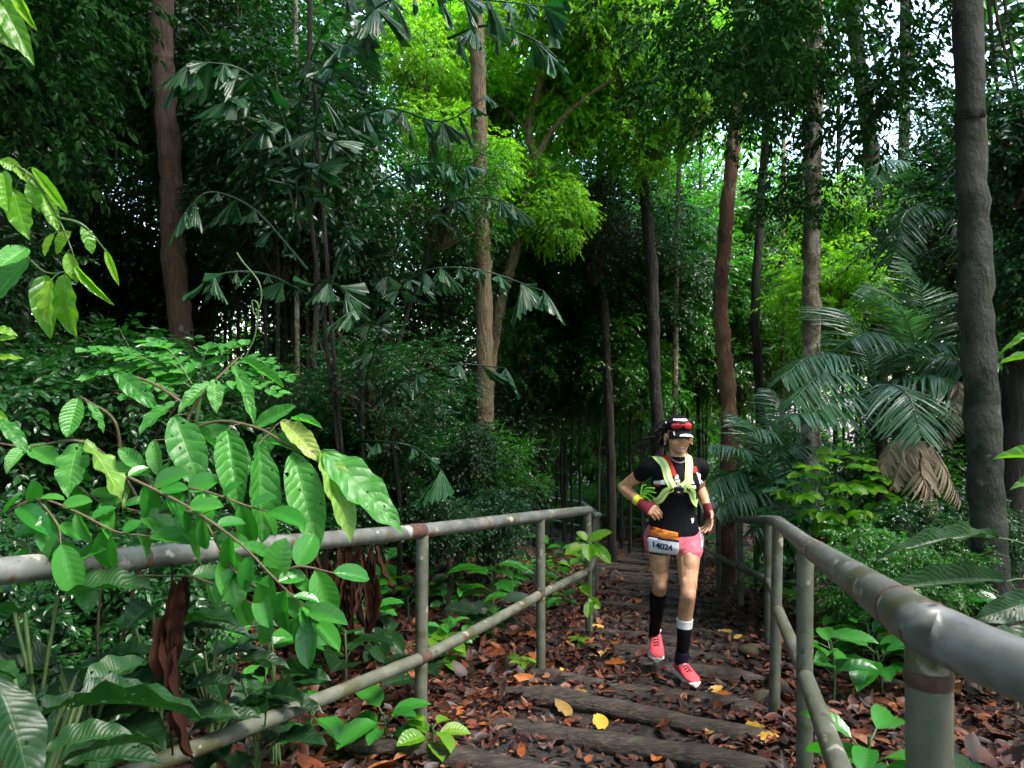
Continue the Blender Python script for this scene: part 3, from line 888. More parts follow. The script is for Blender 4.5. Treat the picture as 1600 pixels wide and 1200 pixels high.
# arms
limb(body, [SHR, lp(SHR, ELR, .35), lp(SHR, ELR, .7), ELR], [.047, .044, .037, .034])
limb(body, [ELR, lp(ELR, WRR, .3), lp(ELR, WRR, .7), WRR], [.034, .037, .029, .023])
limb(body, [SHL, lp(SHL, ELL, .35), lp(SHL, ELL, .7), ELL], [.047, .044, .037, .034])
limb(body, [ELL, lp(ELL, WRL, .3), lp(ELL, WRL, .7), WRL], [.034, .036, .029, .023])
HRd, HRp = np.array([.62, -.72, -.30]), np.array([.55, .55, -.62])
hand(body, WRR, HRd, HRp, 1, [(62, 75, 55), (66, 78, 55), (70, 80, 55), (74, 82, 55)], .5, (.35, .55, .75))
HLd, HLp = np.array([.05, -.38, -.92]), np.array([-.9, -.25, .1])
hand(body, WRL, HLd, HLp, -1, [(14, 22, 14), (22, 28, 18), (28, 34, 20), (32, 36, 22)], 1.1, (.5, .75, .25))
# legs and feet
limb(body, [HIPL, lp(HIPL, KNEEL, .45), lp(HIPL, KNEEL, .85), KNEEL], [.086, .067, .050, .046])
ball(body, np.array(KNEEL) + [0, -.018, .005], (.033, .028, .040), 3)
for K0, H0 in ((KNEEL, HIPL), (KNEER, HIPR)):                                                  # thigh muscle above the knee, shin edge below
    for s in (-1, 1): ball(body, lp(K0, H0, .20) + np.array([s * .026, -.020, 0]), (.024, .024, .050), 3)
    ball(body, lp(K0, H0, .5) + np.array([0, -.026, 0]), (.044, .044, .10), 3)
limb(body, [KNEEL, lp(KNEEL, ANKL, .3) + np.array([0, .022, 0]), lp(KNEEL, ANKL, .7) + np.array([0, .008, 0]), ANKL], [.045, .046, .034, .029])
limb(body, [HIPR, lp(HIPR, KNEER, .45), lp(HIPR, KNEER, .85), KNEER], [.086, .066, .049, .045])
ball(body, np.array(KNEER) + [0, -.018, .0], (.035, .030, .040), 3)
limb(body, [KNEER, lp(KNEER, ANKR, .3) + np.array([0, .020, .0]), lp(KNEER, ANKR, .7), ANKR], [.044, .046, .034, .029])
limb(body, [ANKL, (.045, -.09, .05), (.062, -.165, .035)], [.034, .034, .026])
limb(body, [ANKR, (-.090, .215, .165), (-.096, .150, .140)], [.031, .026, .020])
remesh(body, 'body', M['skin'], .0042, 3, runner, .45)

# --- clothes
shirt = MB()
ST = [hsec(.872, .166, .122, -.004, .015), hsec(.93, .152, .112, -.004, .012), hsec(1.0, .128, .100, -.004, .0), hsec(1.07, .127, .100, -.003, -.01), hsec(1.15, .138, .113, -.002, -.025),
      hsec(1.22, .146, .120, -.001, -.032), hsec(1.285, .144, .096, 0, -.028), hsec(1.33, .112, .072, 0, -.025), hsec(1.352, .070, .060, .002, -.028)]
ell_loft(shirt, dense(ST))
for s, a, b in ((-1, SHR, ELR), (1, SHL, ELL)):
    k = .46
    limb(shirt, [lp((0, -.02, 1.27), a, .55), a, lp(a, b, .3), lp(a, b, k - .08)], [.056, .054, .050, .048])
for s in (-1, 1): ball(shirt, (s * .062 - .002, -.108, 1.195), (.062, .045, .055), 3)
# folds in the loose cloth
for i in range(4):
    z0 = 1.06 + .03 * i; x0 = rng.uniform(-.09, .09)
    tube(shirt, smooth_path([(x0 - .07, -.085 + .02 * abs(x0 - .07), z0), (x0, -.098, z0 + rng.uniform(-.03, .04)), (x0 + .07, -.09, z0 + rng.uniform(-.05, .06))], 4), .009, 8)
SH = remesh(shirt, 'shirt', M['black_cloth'], .0055, 4, runner)
shorts = MB()
ell_loft(shorts, dense([hsec(.925, .155, .110, -.005, .02), hsec(.86, .172, .124, -.005, .022), hsec(.80, .168, .120, -.005, .02), hsec(.785, .150, .110, -.005, .02)]))
for h, k, e in ((HIPL, KNEEL, .22), (HIPR, KNEER, .17)):
    limb(shorts, [np.array(h) + [0, 0, .0], lp(h, k, .12), lp(h, k, e)], [.095, .090, .089])
# a second shirt hem line keeps the shorts out of the shirt above
SHO = remesh(shorts, 'shorts', M['pink_cloth'], .0050, 6, runner)


def bvh_of(o):
    me = o.data
    return BVHTree.FromPolygons([v.co[:] for v in me.vertices], [p_.vertices[:] for p_ in me.polygons])


B_shirt, B_shorts = bvh_of(SH), bvh_of(SHO)


def snap(b, p, off):
    h = b.find_nearest(Vector([float(v) for v in p]))
    n_ = (Vector([float(v) for v in p]) - h[0])
    nn = h[1] if h[1].length > 0 else Vector((0, -1, 0))
    return np.array(h[0] + nn * off)


def front(bs, x, z, off=.004, default=-.1):
    best = None
    for b in bs:
        h = b.ray_cast(Vector((x, -1, z)), Vector((0, 1, 0)))
        if h[0] is not None and (best is None or h[0].y < best): best = h[0].y
    if best is None:
        h = min((b.find_nearest(Vector((x, -.06, z))) for b in bs), key=lambda q: q[3])
        return tuple(np.array(h[0]) + np.array(h[1]) * off)
    return (x, (default if best is None else best) - off, z)


def px(x, y): return ((x - 1055) / 256.8, (1060 - y) / 256.8)


def solid(o, t):
    m = o.modifiers.new('thick', 'SOLIDIFY'); m.thickness = t; m.offset = 1
    return o


def strip(name, mat, guide, w, b, off=.005, n=8, wn=5, parent=None, side=None, thick=.003, rng_u=(-1, 1)):
    """A ribbon laid on the cloth along a guide line."""
    g_ = smooth_path(guide, n)
    t = unit(np.gradient(g_, axis=0))
    cs = np.array([snap(b, p_, off) for p_ in g_])
    ns = np.array([np.array(b.find_nearest(Vector(c))[1]) for c in cs])
    for _ in range(25):                                   # even out lumps of the cloth along the ribbon
        cs[1:-1] = cs[1:-1] * .5 + (cs[:-2] + cs[2:]) * .25
        ns[1:-1] = ns[1:-1] * .4 + (ns[:-2] + ns[2:]) * .3
    ns = unit(ns)
    t = unit(np.gradient(cs, axis=0))
    rows = []
    for c, tt, nn in zip(cs, t, ns):
        s = unit(np.cross(tt, nn))
        rows.append([c + s * w * u - nn * .12 * w * u * u for u in np.linspace(rng_u[0], rng_u[1], wn)])
    V = np.array(rows)
    for i in range(len(V)):
        for j in range(wn):
            h = b.find_nearest(Vector(V[i, j])); dd = np.dot(V[i, j] - np.array(h[0]), np.array(h[1]))
            if dd < off * .7: V[i, j] = V[i, j] + np.array(h[1]) * (off * .7 - dd)
    V = V.reshape(-1, 3); m_ = len(rows)
    Fc = [(i * wn + j, i * wn + j + 1, (i + 1) * wn + j + 1, (i + 1) * wn + j) for i in range(m_ - 1) for j in range(wn - 1)]
    mb = MB(); mb.add(V, Fc)
    return solid(put(name, mb.mesh(name, mat, False), parent or runner), thick)


def patch(name, mat, poly, bs, off=.006, parent=None, nx=8, nz=8, thick=.0015, relax=0):
    """Four-cornered patch (pixel corners, clockwise from upper left) pressed onto the cloth from the front."""
    c = np.array([px(*q) for q in poly])
    V = []
    for j in np.linspace(0, 1, nz):
        a = c[0] * (1 - j) + c[3] * j; b = c[1] * (1 - j) + c[2] * j
        for i in np.linspace(0, 1, nx):
            q = a * (1 - i) + b * i
            V.append(front(bs, q[0], q[1], off))
    Fc = [(j * nx + i, j * nx + i + 1, (j + 1) * nx + i + 1, (j + 1) * nx + i) for j in range(nz - 1) for i in range(nx - 1)]
    Y = np.array(V)[:, 1].reshape(nz, nx); Y0 = Y.copy()
    for _ in range(relax):
        Yp = np.pad(Y, 1, mode='edge')
        Y = np.minimum(Y0, .5 * Y + .125 * (Yp[:-2, 1:-1] + Yp[2:, 1:-1] + Yp[1:-1, :-2] + Yp[1:-1, 2:]))
    V = np.array(V); V[:, 1] = Y.ravel()
    mb = MB(); mb.add(V, Fc)
    return solid(put(name, mb.mesh(name, mat, True), parent or runner), thick)


def gp(x, y, dy=-.2):
    q = px(x, y)
    return (q[0], dy, q[1])


# reflective harness: two shoulder straps, two lower straps, the buckle
VL = [(-.115, .09, 1.26), (-.120, .03, 1.345), gp(1023, 705, -.06), gp(1026, 715, -.15), gp(1032, 732), gp(1038, 747), gp(1045, 761)]
VR = [(.060, .09, 1.27), (.066, .03, 1.36), gp(1073, 704, -.06), gp(1075.5, 714, -.15), gp(1073, 728), gp(1066, 745), gp(1058, 761)]
for gd in (VL, VR):
    s = strip('vest_strap', M['neon'], gd, .0235, B_shirt, .008)
    r_ = strip('reflective_stripe', M['reflective'], gd, .0065, B_shirt, .0125); r_.parent = s
LLs = [gp(1046, 764), gp(1037, 769), gp(1028, 775), gp(1019, 781, -.12), (-.15, -.02, 1.07), (-.12, .06, 1.08)]
LRs = [gp(1058, 763), gp(1066, 768), gp(1075, 775), gp(1086, 783, -.12), (.15, -.02, 1.06), (.12, .06, 1.07)]
for gd in (LLs, LRs):
    s = strip('vest_strap', M['neon'], gd, .0215, B_shirt, .008)
    r_ = strip('reflective_stripe', M['reflective'], gd[1:], .0055, B_shirt, .0125); r_.parent = s
for a, b in ((gp(1043, 762), gp(1040.5, 771)), (gp(1039.5, 764.5), gp(1037, 773)), (gp(1062, 761), gp(1064, 770.5)), (gp(1066.5, 763.5), gp(1068, 773))):
    strip('strap_slider', M['blackplastic'], [a, lp(a, b, .5), b], .0032, B_shirt, .013, thick=.004)
bk = patch('buckle', M['blackplastic'], [(1044, 757), (1060, 757), (1059, 770), (1045, 770)], [B_shirt], .015, thick=.008)
RS = [(-.085, .03, 1.35), gp(1032, 705, -.05), gp(1035, 714, -.15), gp(1039, 724), gp(1043, 735)]
strip('red_strap', M['red_cloth'], RS, .0165, B_shirt, .006)
patch('chest_pocket', M['red_cloth'], [(1077, 727), (1083, 728), (1084, 736), (1076, 737)], [B_shirt], .006)
patch('sleeve_panel', M['white_cloth'], [(1081, 735), (1091, 741), (1094.5, 759), (1090, 761)], [B_shirt], .004)
# chest prints: pale lettering blocks and two emblems, too blurred in the photo to read
for poly, mt in (([(1046, 741), (1051, 738), (1052, 744), (1045.5, 746)], 'white_cloth'), ([(1046, 746.5), (1053, 745.5), (1054, 750.5), (1046.5, 751)], 'white_cloth'), ([(1049, 751.5), (1054, 751.5), (1054, 754), (1049, 754)], 'white_cloth'),
                 ([(1047.5, 754.5), (1053.5, 754.5), (1053.5, 756.8), (1047.5, 756.8)], 'white_cloth'),
                 ([(1018.5, 751), (1030, 746), (1032, 753), (1017.5, 756)], 'white_cloth'), ([(1017.5, 756.3), (1025, 755.3), (1024, 759), (1020, 759)], 'red_cloth'),
                 ([(1071, 746), (1073.5, 746.5), (1076, 752.5), (1069, 752.5)], 'white_cloth'), ([(1068, 755), (1078, 755), (1079, 760.5), (1066, 760.5)], 'white_cloth')):
    patch('chest_print', M[mt], poly, [B_shirt], .005)
patch('hem_emblem', M['white_cloth'], [(1075, 809), (1081, 808.5), (1080, 815), (1077, 817)], [B_shirt], .004)
# belt pouch, bib and short side panel
BB = [B_shirt, B_shorts]
patch('belt_pouch', M['flame'], [(1012, 822), (1053, 829), (1052, 841), (1013, 838)], BB, .012, thick=.008, relax=12, nx=14)
bib = patch('race_bib', M['grey_bib'], [(1004, 838), (1054, 842), (1054, 865), (1007, 862)], BB, .020, nx=14, thick=.001, relax=30)
patch('bib_band', M['navy'], [(1009, 836), (1054, 840.5), (1054, 843.5), (1008.5, 839.5)], BB, .021, nx=14, relax=30)
patch('side_panel', M['white_cloth'], [(1091, 826), (1097, 823), (1097.5, 855), (1091.5, 857)], BB, .003)
SHP = patch('short_hem', M['black_cloth'], [(1011, 861.5), (1053, 865), (1053, 868), (1012, 866)], BB, .014, nx=14, relax=20)


def lettering(name, text, mat, size, place, parent, ext=.0008):
    cu = bpy.data.curves.new(name + '_c', 'FONT'); cu.body = text; cu.size = size; cu.extrude = ext; cu.offset = size * .03; cu.space_character = .92
    o = bpy.data.objects.new(name + '_t', cu); COL.objects.link(o)
    dg = bpy.context.evaluated_depsgraph_get(); dg.update()
    me = bpy.data.meshes.new_from_object(o.evaluated_get(dg)); bpy.data.objects.remove(o)
    bm = bmesh.new(); bm.from_mesh(me); bmesh.ops.subdivide_edges(bm, edges=bm.edges[:], cuts=1); 
    for v in bm.verts: v.co = Vector(place(v.co.x, v.co.y, v.co.z))
    bm.to_mesh(me); bm.free(); me.materials.clear(); me.materials.append(mat); me.name = name
    return put(name, me, parent)


def bib_place(x, y, z):
    a = px(1014.0, 853.5)
    X, Z = a[0] + x, a[1] + y - x * .11
    q = front(BB, X, Z, .0245)
    return (X, q[1] - z, Z)


lettering('bib_number', '14024', M['ink'], .050, bib_place, bib)
lettering('buckle_mark', '4m', M['white_cloth'], .014, lambda x, y, z: (px(1049, 766)[0] + x, front([B_shirt], px(1049, 766)[0] + x, px(1049, 766)[1] + y, .024)[1] - z, px(1049, 766)[1] + y), bk)

# socks and shoes
for K_, A_, top, white in ((KNEEL, ANKL, .39, True), (KNEER, ANKR, .14, False)):
    mb = MB()
    bul = lambda u: np.array([0, .022 * math.sin(min(1, u / .6) * math.pi), 0])
    us = np.linspace(top + (.08 if white else 0), 1.06, 12)
    tube(mb, [lp(K_, A_, u) + bul(u) for u in us], np.interp(us, [0, .3, .7, 1], [.049, .051, .039, .034]), 20)
    sk = mb.build('sock', M['black_cloth'], None, True); sk.parent = runner
    if white:
        mb = MB(); us = np.linspace(top - .02, top + .10, 6)
        tube(mb, [lp(K_, A_, u) + bul(u) for u in us], np.interp(us, [0, .3, .7, 1], [.050, .0518, .040, .035]) + .0008, 20)
        o = mb.build('sock_cuff', M['white_cloth'], None, True); o.parent = sk
        mb = MB()
        V = []
        for j in np.linspace(0, 1, 4):
            for i in np.linspace(0, 1, 4):
                q = px(1060 + 6 * i + 6 * j * (1 - i), 972 + 10 * j)
                V.append((q[0], -.137 + .02 * j, q[1]))
        
mb = MB(); tube(mb, [lp(ANKL, KNEEL, u) for u in np.linspace(-.02, .16, 6)], [.043, .044, .043, .042, .042, .041], 20)
o = mb.build('ankle_wrap', M['navy'], None, True); o.parent = runner


def shoe(heel, toe, up, lab=None):
    heel = np.array(heel, float); toe = np.array(toe, float)
    f = unit(toe - heel); up = unit(up - f * np.dot(up, f)); s = np.cross(f, up); L_ = np.linalg.norm(toe - heel)

    def Q(t, x, z): return heel + f * t * L_ + s * x + up * z
    st = [(0, .024, .030, .052), (.06, .032, .036, .062), (.25, .036, .040, .072), (.45, .040, .036, .058), (.62, .045, .028, .040), (.8, .046, .022, .028), (.93, .036, .016, .018), (1, .014, .008, .010)]
    mb = MB()
    ell_loft(mb, dense([(Q(t, 0, .026 + hz * .5), s * w_, up * (hz * .62)) for t, w_, h_, hz in st]))
    up_o = remesh(mb, 'shoe', M['shoe_red'], .004, 3, runner)
    mb = MB()
    sol = [(-.04, .020), (0, .030), (.1, .037), (.3, .038), (.5, .042), (.68, .049), (.82, .049), (.94, .039), (1.02, .016)]
    ell = [(Q(t, 0, .013 + (.004 if t > .9 else 0) + (.006 if t < 0 else 0)), s * w_, up * .016) for t, w_ in sol]
    ell_loft(mb, dense(ell))
    so_ = mb.build('sole', M['sole'], None, True); so_.parent = up_o
    for t in (.42, .50, .58, .66):
        mb = MB(); zz = np.interp(t, [.4, .7], [.098, .068])
        tube(mb, [Q(t - .02, -.026, zz - .014), Q(t, 0, zz + .004), Q(t + .02, .026, zz - .014)], .0028, 6)
        tube(mb, [Q(t + .02, -.026, zz - .016), Q(t, 0, zz + .004), Q(t - .02, .026, zz - .012)], .0028, 6)
        o_l = mb.build('lace', M['navy'], None, True); o_l.parent = up_o
    mb = MB(); ell_loft(mb, dense([(Q(.12, 0, .085), s * .030, f * .030), (Q(.16, 0, .105), s * .033, f * .036), (Q(.18, 0, .112), s * .030, f * .034)]))
    c_ = mb.build('shoe_collar', M['white_cloth'], None, True); c_.parent = up_o


shoe((.018, .02, .004), (.075, -.215, .012), np.array([0, 0, 1.]))
shoe((-.080, .275, .115), (-.104, .045, .062), np.array([.10, -.05, 1.]))

# gloves, wristbands
def band(name, mat, a, b, r0, r1, bump_=0., parent=None):
    mb = MB(); t = np.linspace(0, 1, 7)
    tube(mb, [lp(a, b, u) for u in t], (r0 + (r1 - r0) * t) * (1 + bump_ * rng.normal(size=7)), 18)
    o_b = mb.build(name, mat, None, True); o_b.parent = parent or runner
    return o_b


band('wristband', M['yellow_band'], lp(ELR, WRR, .72), lp(ELR, WRR, .90), .032, .031, .04)
for i in range(7):
    mb = MB(); p0 = lp(ELR, WRR, .78) + np.array([.015, -.01, .025])
    a_ = rng.normal(size=3) * .02 + [.035, -.01, .03]
    tube(mb, smooth_path([p0, p0 + a_, p0 + a_ * 1.6 + [.01, 0, -.03], p0 + a_ * 2 + [.02, 0, -.05]], 4), .005, 6)
    o_g = mb.build('ribbon_end', M['green_band'], None, True); o_g.parent = runner
gl = MB()
fd = unit(HRd); pn = unit(HRp - fd * np.dot(HRp, fd)); sd = np.cross(fd, pn)
ell_loft(gl, dense([(np.array(WRR) - fd * .018, sd * .029, pn * .027), (np.array(WRR) + fd * .02, sd * .036, pn * .026), (np.array(WRR) + fd * .055, sd * .045, pn * .024), (np.array(WRR) + fd * .074, sd * .044, pn * .021)]))
o = gl.build('fingerless_glove', M['maroon'], None, True); o.parent = runner
gl = MB()
fd = unit(HLd); pn = unit(HLp - fd * np.dot(HLp, fd)); sd = np.cross(fd, pn)
ell_loft(gl, dense([(np.array(WRL) - fd * .022, sd * .029, pn * .027), (np.array(WRL) + fd * .02, sd * .036, pn * .026), (np.array(WRL) + fd * .055, sd * .045, pn * .024), (np.array(WRL) + fd * .074, sd * .044, pn * .021)]))
o = gl.build('fingerless_glove', M['maroon'], None, True); o.parent = runner

# neck: collar and cord
mb = MB(); a_ = np.linspace(0, 2 * np.pi, 30)
tube(mb, np.stack([.003 + .066 * np.cos(a_), -.028 + .060 * np.sin(a_), 1.348 - .018 * np.maximum(0, -np.sin(a_))], -1), .008, 8, cap=False)
o = mb.build('collar', M['black_cloth'], None, True); o.parent = runner
mb = MB()
tube(mb, smooth_path([(-.052, -.03, 1.372), (-.045, -.075, 1.345), (-.020, -.100, 1.325), (.006, -.108, 1.318), (.032, -.100, 1.325), (.056, -.072, 1.345), (.062, -.03, 1.372)], 4), .0055, 8)
o = mb.build('neck_cord', plain('mauve_cord', (.22, .15, .17), .6), None, True); o.parent = runner

# face details
mb = MB(); V = []
for j, zz in enumerate((1.4255, 1.4185, 1.4125)):
    for t in np.linspace(-1, 1, 9): V.append((.006 + t * .021, -.1505 + .008 * t * t, zz + .004 * t * t - (.002 * (1 - t * t) if j == 2 else 0)))
mb.add(V, [(j * 9 + i, j * 9 + i + 1, (j + 1) * 9 + i + 1, (j + 1) * 9 + i) for j in range(2) for i in range(8)])
o = solid(put('teeth', mb.mesh('teeth', M['teeth'], True), runner), .003)
mb = MB()
tube(mb, smooth_path([(-.024, -.141, 1.4285), (-.008, -.1525, 1.4275), (.006, -.154, 1.4265), (.020, -.1525, 1.4275), (.036, -.141, 1.4285)], 4), [.0015] + [.0026] * 15 + [.0015], 8)
tube(mb, smooth_path([(-.022, -.141, 1.4215), (-.006, -.151, 1.4095), (.006, -.153, 1.4075), (.018, -.151, 1.4095), (.034, -.141, 1.4215)], 4), [.0015] + [.0034] * 15 + [.0015], 8)
o = mb.build('lips', M['lips'], None, True); o.parent = runner
for s in (-1, 1):
    mb = MB(); ball(mb, (.006 + s * .030, -.139, 1.482), (.013, .008, .0055), 3)
    o = mb.build('eye', M['eye'], None, True); o.parent = runner
    mb = MB(); tube(mb, [(.006 + s * .014, -.148, 1.494), (.006 + s * .032, -.147, 1.498), (.006 + s * .050, -.134, 1.493)], [.0025, .0035, .002], 6)
    o = mb.build('eyebrow', M['hair'], None, True); o.parent = runner
    mb = MB(); ball(mb, (.006 + s * .083, -.060, 1.428), (.004, .004, .005), 2)
    o = mb.build('earring', M['white_cloth'], None, True); o.parent = runner

# hair: cap of hair, ponytail blown to the side
mb = MB()
ball(mb, HC + [0, .016, .006], (.079, .090, .094), 4)
ball(mb, HC + [0, .045, -.02], (.070, .065, .075), 3)
hr = remesh(mb, 'hair', M['hair'], .005, 2, runner)
mb = MB()
for i in range(70):
    o0 = np.array([.0, .045, 1.50]) + rng.normal(size=3) * [.012, .015, .012]
    sw = rng.normal(size=3)
    p1 = o0 + [-.06, .03, .012] + sw * .010
    p2 = np.array([-.115, .07, 1.475]) + rng.normal(size=3) * [.015, .02, .018]
    p3 = np.array([-.155, .07, 1.425]) + rng.normal(size=3) * [.03, .025, .03]
    p4 = p3 + [-.03 + .02 * sw[0], 0, -.06 + .03 * sw[1]]
    tube(mb, smooth_path([o0, p1, p2, p3, p4], 4), np.linspace(.0045, .0008, 17), 5, cap=False)
for i in range(30):
    o0 = np.array([-.055, -.005, 1.49]) + rng.normal(size=3) * [.01, .02, .02]
    p1 = o0 + np.array([-.02, .02, -.05]) + rng.normal(size=3) * .012
    p2 = p1 + np.array([-.012, .01, -.05]) + rng.normal(size=3) * .018
    tube(mb, smooth_path([o0, p1, p2], 4), np.linspace(.004, .0008, 9), 5, cap=False)
o = mb.build('ponytail', M['hair'], None, True); o.parent = runner

# visor cap: dome, white band, brim with pale lettering, red mirrored sunglasses pushed up on it
mb = MB()
th = np.linspace(0, 2 * np.pi, 40, endpoint=False)
rows = []
for ph_, k in ((1.0, 1), (.93, 1), (.80, 1), (.62, 1), (.42, 1), (.2, 1), (.02, 1)):
    rr = math.sqrt(max(0, 1 - (1 - ph_) ** 2)); 
    rows.append([(HC[0] + .0805 * rr * math.sin(a), HC[1] + .006 - .0985 * rr * math.cos(a), 1.515 + .088 * (1 - ph_)) for a in th])
V = np.array(rows).reshape(-1, 3); n_ = 40
mb.add(V, [(i * n_ + j, i * n_ + (j + 1) % n_, (i + 1) * n_ + (j + 1) % n_, (i + 1) * n_ + j) for i in range(len(rows) - 1) for j in range(n_)])
cap = solid(put('cap', mb.mesh('cap', M['black_cloth'], True), runner), .003)


def capband(name, mat, z0, z1, out, a0, a1, parent, dz=0.):
    mb = MB(); V = []; na, nz = 26, 4
    for z in np.linspace(z0, z1, nz):
        f_ = 1 - (z - 1.515) / .088; rr = math.sqrt(max(0, 1 - (1 - f_) ** 2))
        for a in np.linspace(a0, a1, na):
            V.append((HC[0] + (.0805 * rr + out) * math.sin(a), HC[1] + .006 - (.0985 * rr + out) * math.cos(a), z + dz * math.cos(a)))
    mb.add(V, [(j * na + i, j * na + i + 1, (j + 1) * na + i + 1, (j + 1) * na + i) for j in range(nz - 1) for i in range(na - 1)])
    return solid(put(name, mb.mesh(name, mat, True), parent), .002)


capband('headband', M['white_cloth'], 1.568, 1.582, .003, -.75, .75, cap)
for s in (-1, 1):
    mb = MB(); V = []; na, nz = 16, 8
    for j, v in enumerate(np.linspace(-1, 1, nz)):
        for i, u in enumerate(np.linspace(-1, 1, na)):
            w_ = (1 - .5 * abs(v) ** 3)
            a = s * .385 + u * .385 * w_
            hgt = .0225 * (1 - .35 * abs(u) ** 3)
            z = 1.546 + v * hgt - .004 * s * u
            V.append((HC[0] + .088 * math.sin(a), HC[1] + .004 - .112 * math.cos(a) - .012 * (1 - .5 * v * v), z))
    mb.add(V, [(j * na + i, j * na + i + 1, (j + 1) * na + i + 1, (j + 1) * na + i) for j in range(nz - 1) for i in range(na - 1)])
    if s == -1:
        gmb = MB()
        tube(gmb, [(HC[0] + .0885 * math.sin(a), HC[1] + .004 - .113 * math.cos(a) - .010, 1.571 - .002 * math.cos(4 * a)) for a in np.linspace(-.82, .82, 24)], .0042, 8)
        tube(gmb, [(HC[0] + .0885 * math.sin(a), HC[1] + .004 - .113 * math.cos(a) - .010, 1.553 + .012 * math.cos(a * 9) * (abs(a) < .18)) for a in np.linspace(-.18, .18, 9)], .006, 8)
        for q in (-1, 1): tube(gmb, smooth_path([(HC[0] + q * .066, HC[1] - .085, 1.566), (HC[0] + q * .084, HC[1] - .03, 1.560), (HC[0] + q * .083, HC[1] + .05, 1.545)], 4), .0038, 8)
        glasses = gmb.build('sunglasses', M['blackplastic'], None, True); glasses.parent = runner
        for q in (-1, 1):
            mb2 = MB(); ball(mb2, (HC[0] + q * .0845, HC[1] - .045, 1.558), (.004, .012, .008), 2)
            o = mb2.build('temple_tip', M['white_cloth'], None, True); o.parent = glasses
    o = solid(put('lens', mb.mesh('lens', M['lens'], True), glasses), .002)


def brim_pt(a, r, lift=0.):
    """a across (-1..1), r outward (0..1)"""
    ang = a * .98
    x = HC[0] + (.081 + .010 * r) * math.sin(ang)
    y = HC[1] + .004 - .100 * math.cos(ang) - .080 * r * (math.cos(ang * 1.25) ** .7 if abs(ang) < 1.25 else 0)
    z = 1.517 - .036 * r - .014 * (1 - math.cos(ang)) - .014 * r * a * a + lift
    return (x, y, z)


def brim(name, mat, a0, a1, r0, r1, lift, parent, na=24, nr=8, edge=None):
    mb = MB(); V = []
    for r in np.linspace(0, 1, nr):
        for a in np.linspace(a0, a1, na):
            rr = r0 + (r1 - r0) * r
            if edge: rr = (edge(a) * (1 - r) + r1 * r)
            V.append(brim_pt(a, rr, lift))
    mb.add(V, [(j * na + i, j * na + i + 1, (j + 1) * na + i + 1, (j + 1) * na + i) for j in range(nr - 1) for i in range(na - 1)])
    return solid(put(name, mb.mesh(name, mat, True), parent), .003 if lift == 0 else .0008)


br = brim('brim', M['black_cloth'], -1, 1, 0, 1, 0, cap)
brim('brim_print', M['white_cloth'], -.32, .80, .3, .97, .0045, br, edge=lambda a: .80 - .20 * math.sin((a + .32) / 1.12 * 3.14) + .05 * math.sin(a * 40))
brim('brim_emblem', M['white_cloth'], -.66, -.58, .25, .75, .0045, br, na=5)
for i, a in enumerate(np.linspace(-.12, .62, 7)):
    brim('brim_stroke', M['navy'], a, a + .035, .62, .76, .0065, br, na=3, nr=4)
# ------------------------------------------------------------------ crowns shared by the forest trees
MID4 = leaf_hex(.24, .25, .18)
CR = {}
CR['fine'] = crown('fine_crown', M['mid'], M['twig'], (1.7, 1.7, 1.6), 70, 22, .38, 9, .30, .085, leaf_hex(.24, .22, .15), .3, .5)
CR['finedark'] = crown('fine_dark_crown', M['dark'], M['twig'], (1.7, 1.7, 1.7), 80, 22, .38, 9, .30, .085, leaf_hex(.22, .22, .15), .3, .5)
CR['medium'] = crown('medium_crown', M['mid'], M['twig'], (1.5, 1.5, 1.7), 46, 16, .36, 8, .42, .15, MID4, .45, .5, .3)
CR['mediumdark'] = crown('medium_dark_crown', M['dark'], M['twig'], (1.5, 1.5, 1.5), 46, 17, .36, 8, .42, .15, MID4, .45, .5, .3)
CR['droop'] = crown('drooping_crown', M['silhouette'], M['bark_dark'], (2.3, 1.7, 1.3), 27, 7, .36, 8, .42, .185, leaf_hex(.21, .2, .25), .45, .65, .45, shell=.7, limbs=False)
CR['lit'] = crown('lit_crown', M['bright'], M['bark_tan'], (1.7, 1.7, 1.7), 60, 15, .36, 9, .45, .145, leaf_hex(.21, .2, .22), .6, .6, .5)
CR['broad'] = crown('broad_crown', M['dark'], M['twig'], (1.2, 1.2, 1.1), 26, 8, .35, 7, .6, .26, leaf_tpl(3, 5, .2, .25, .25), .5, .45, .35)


def gz1(x, y): return float(ground_z(x, y))


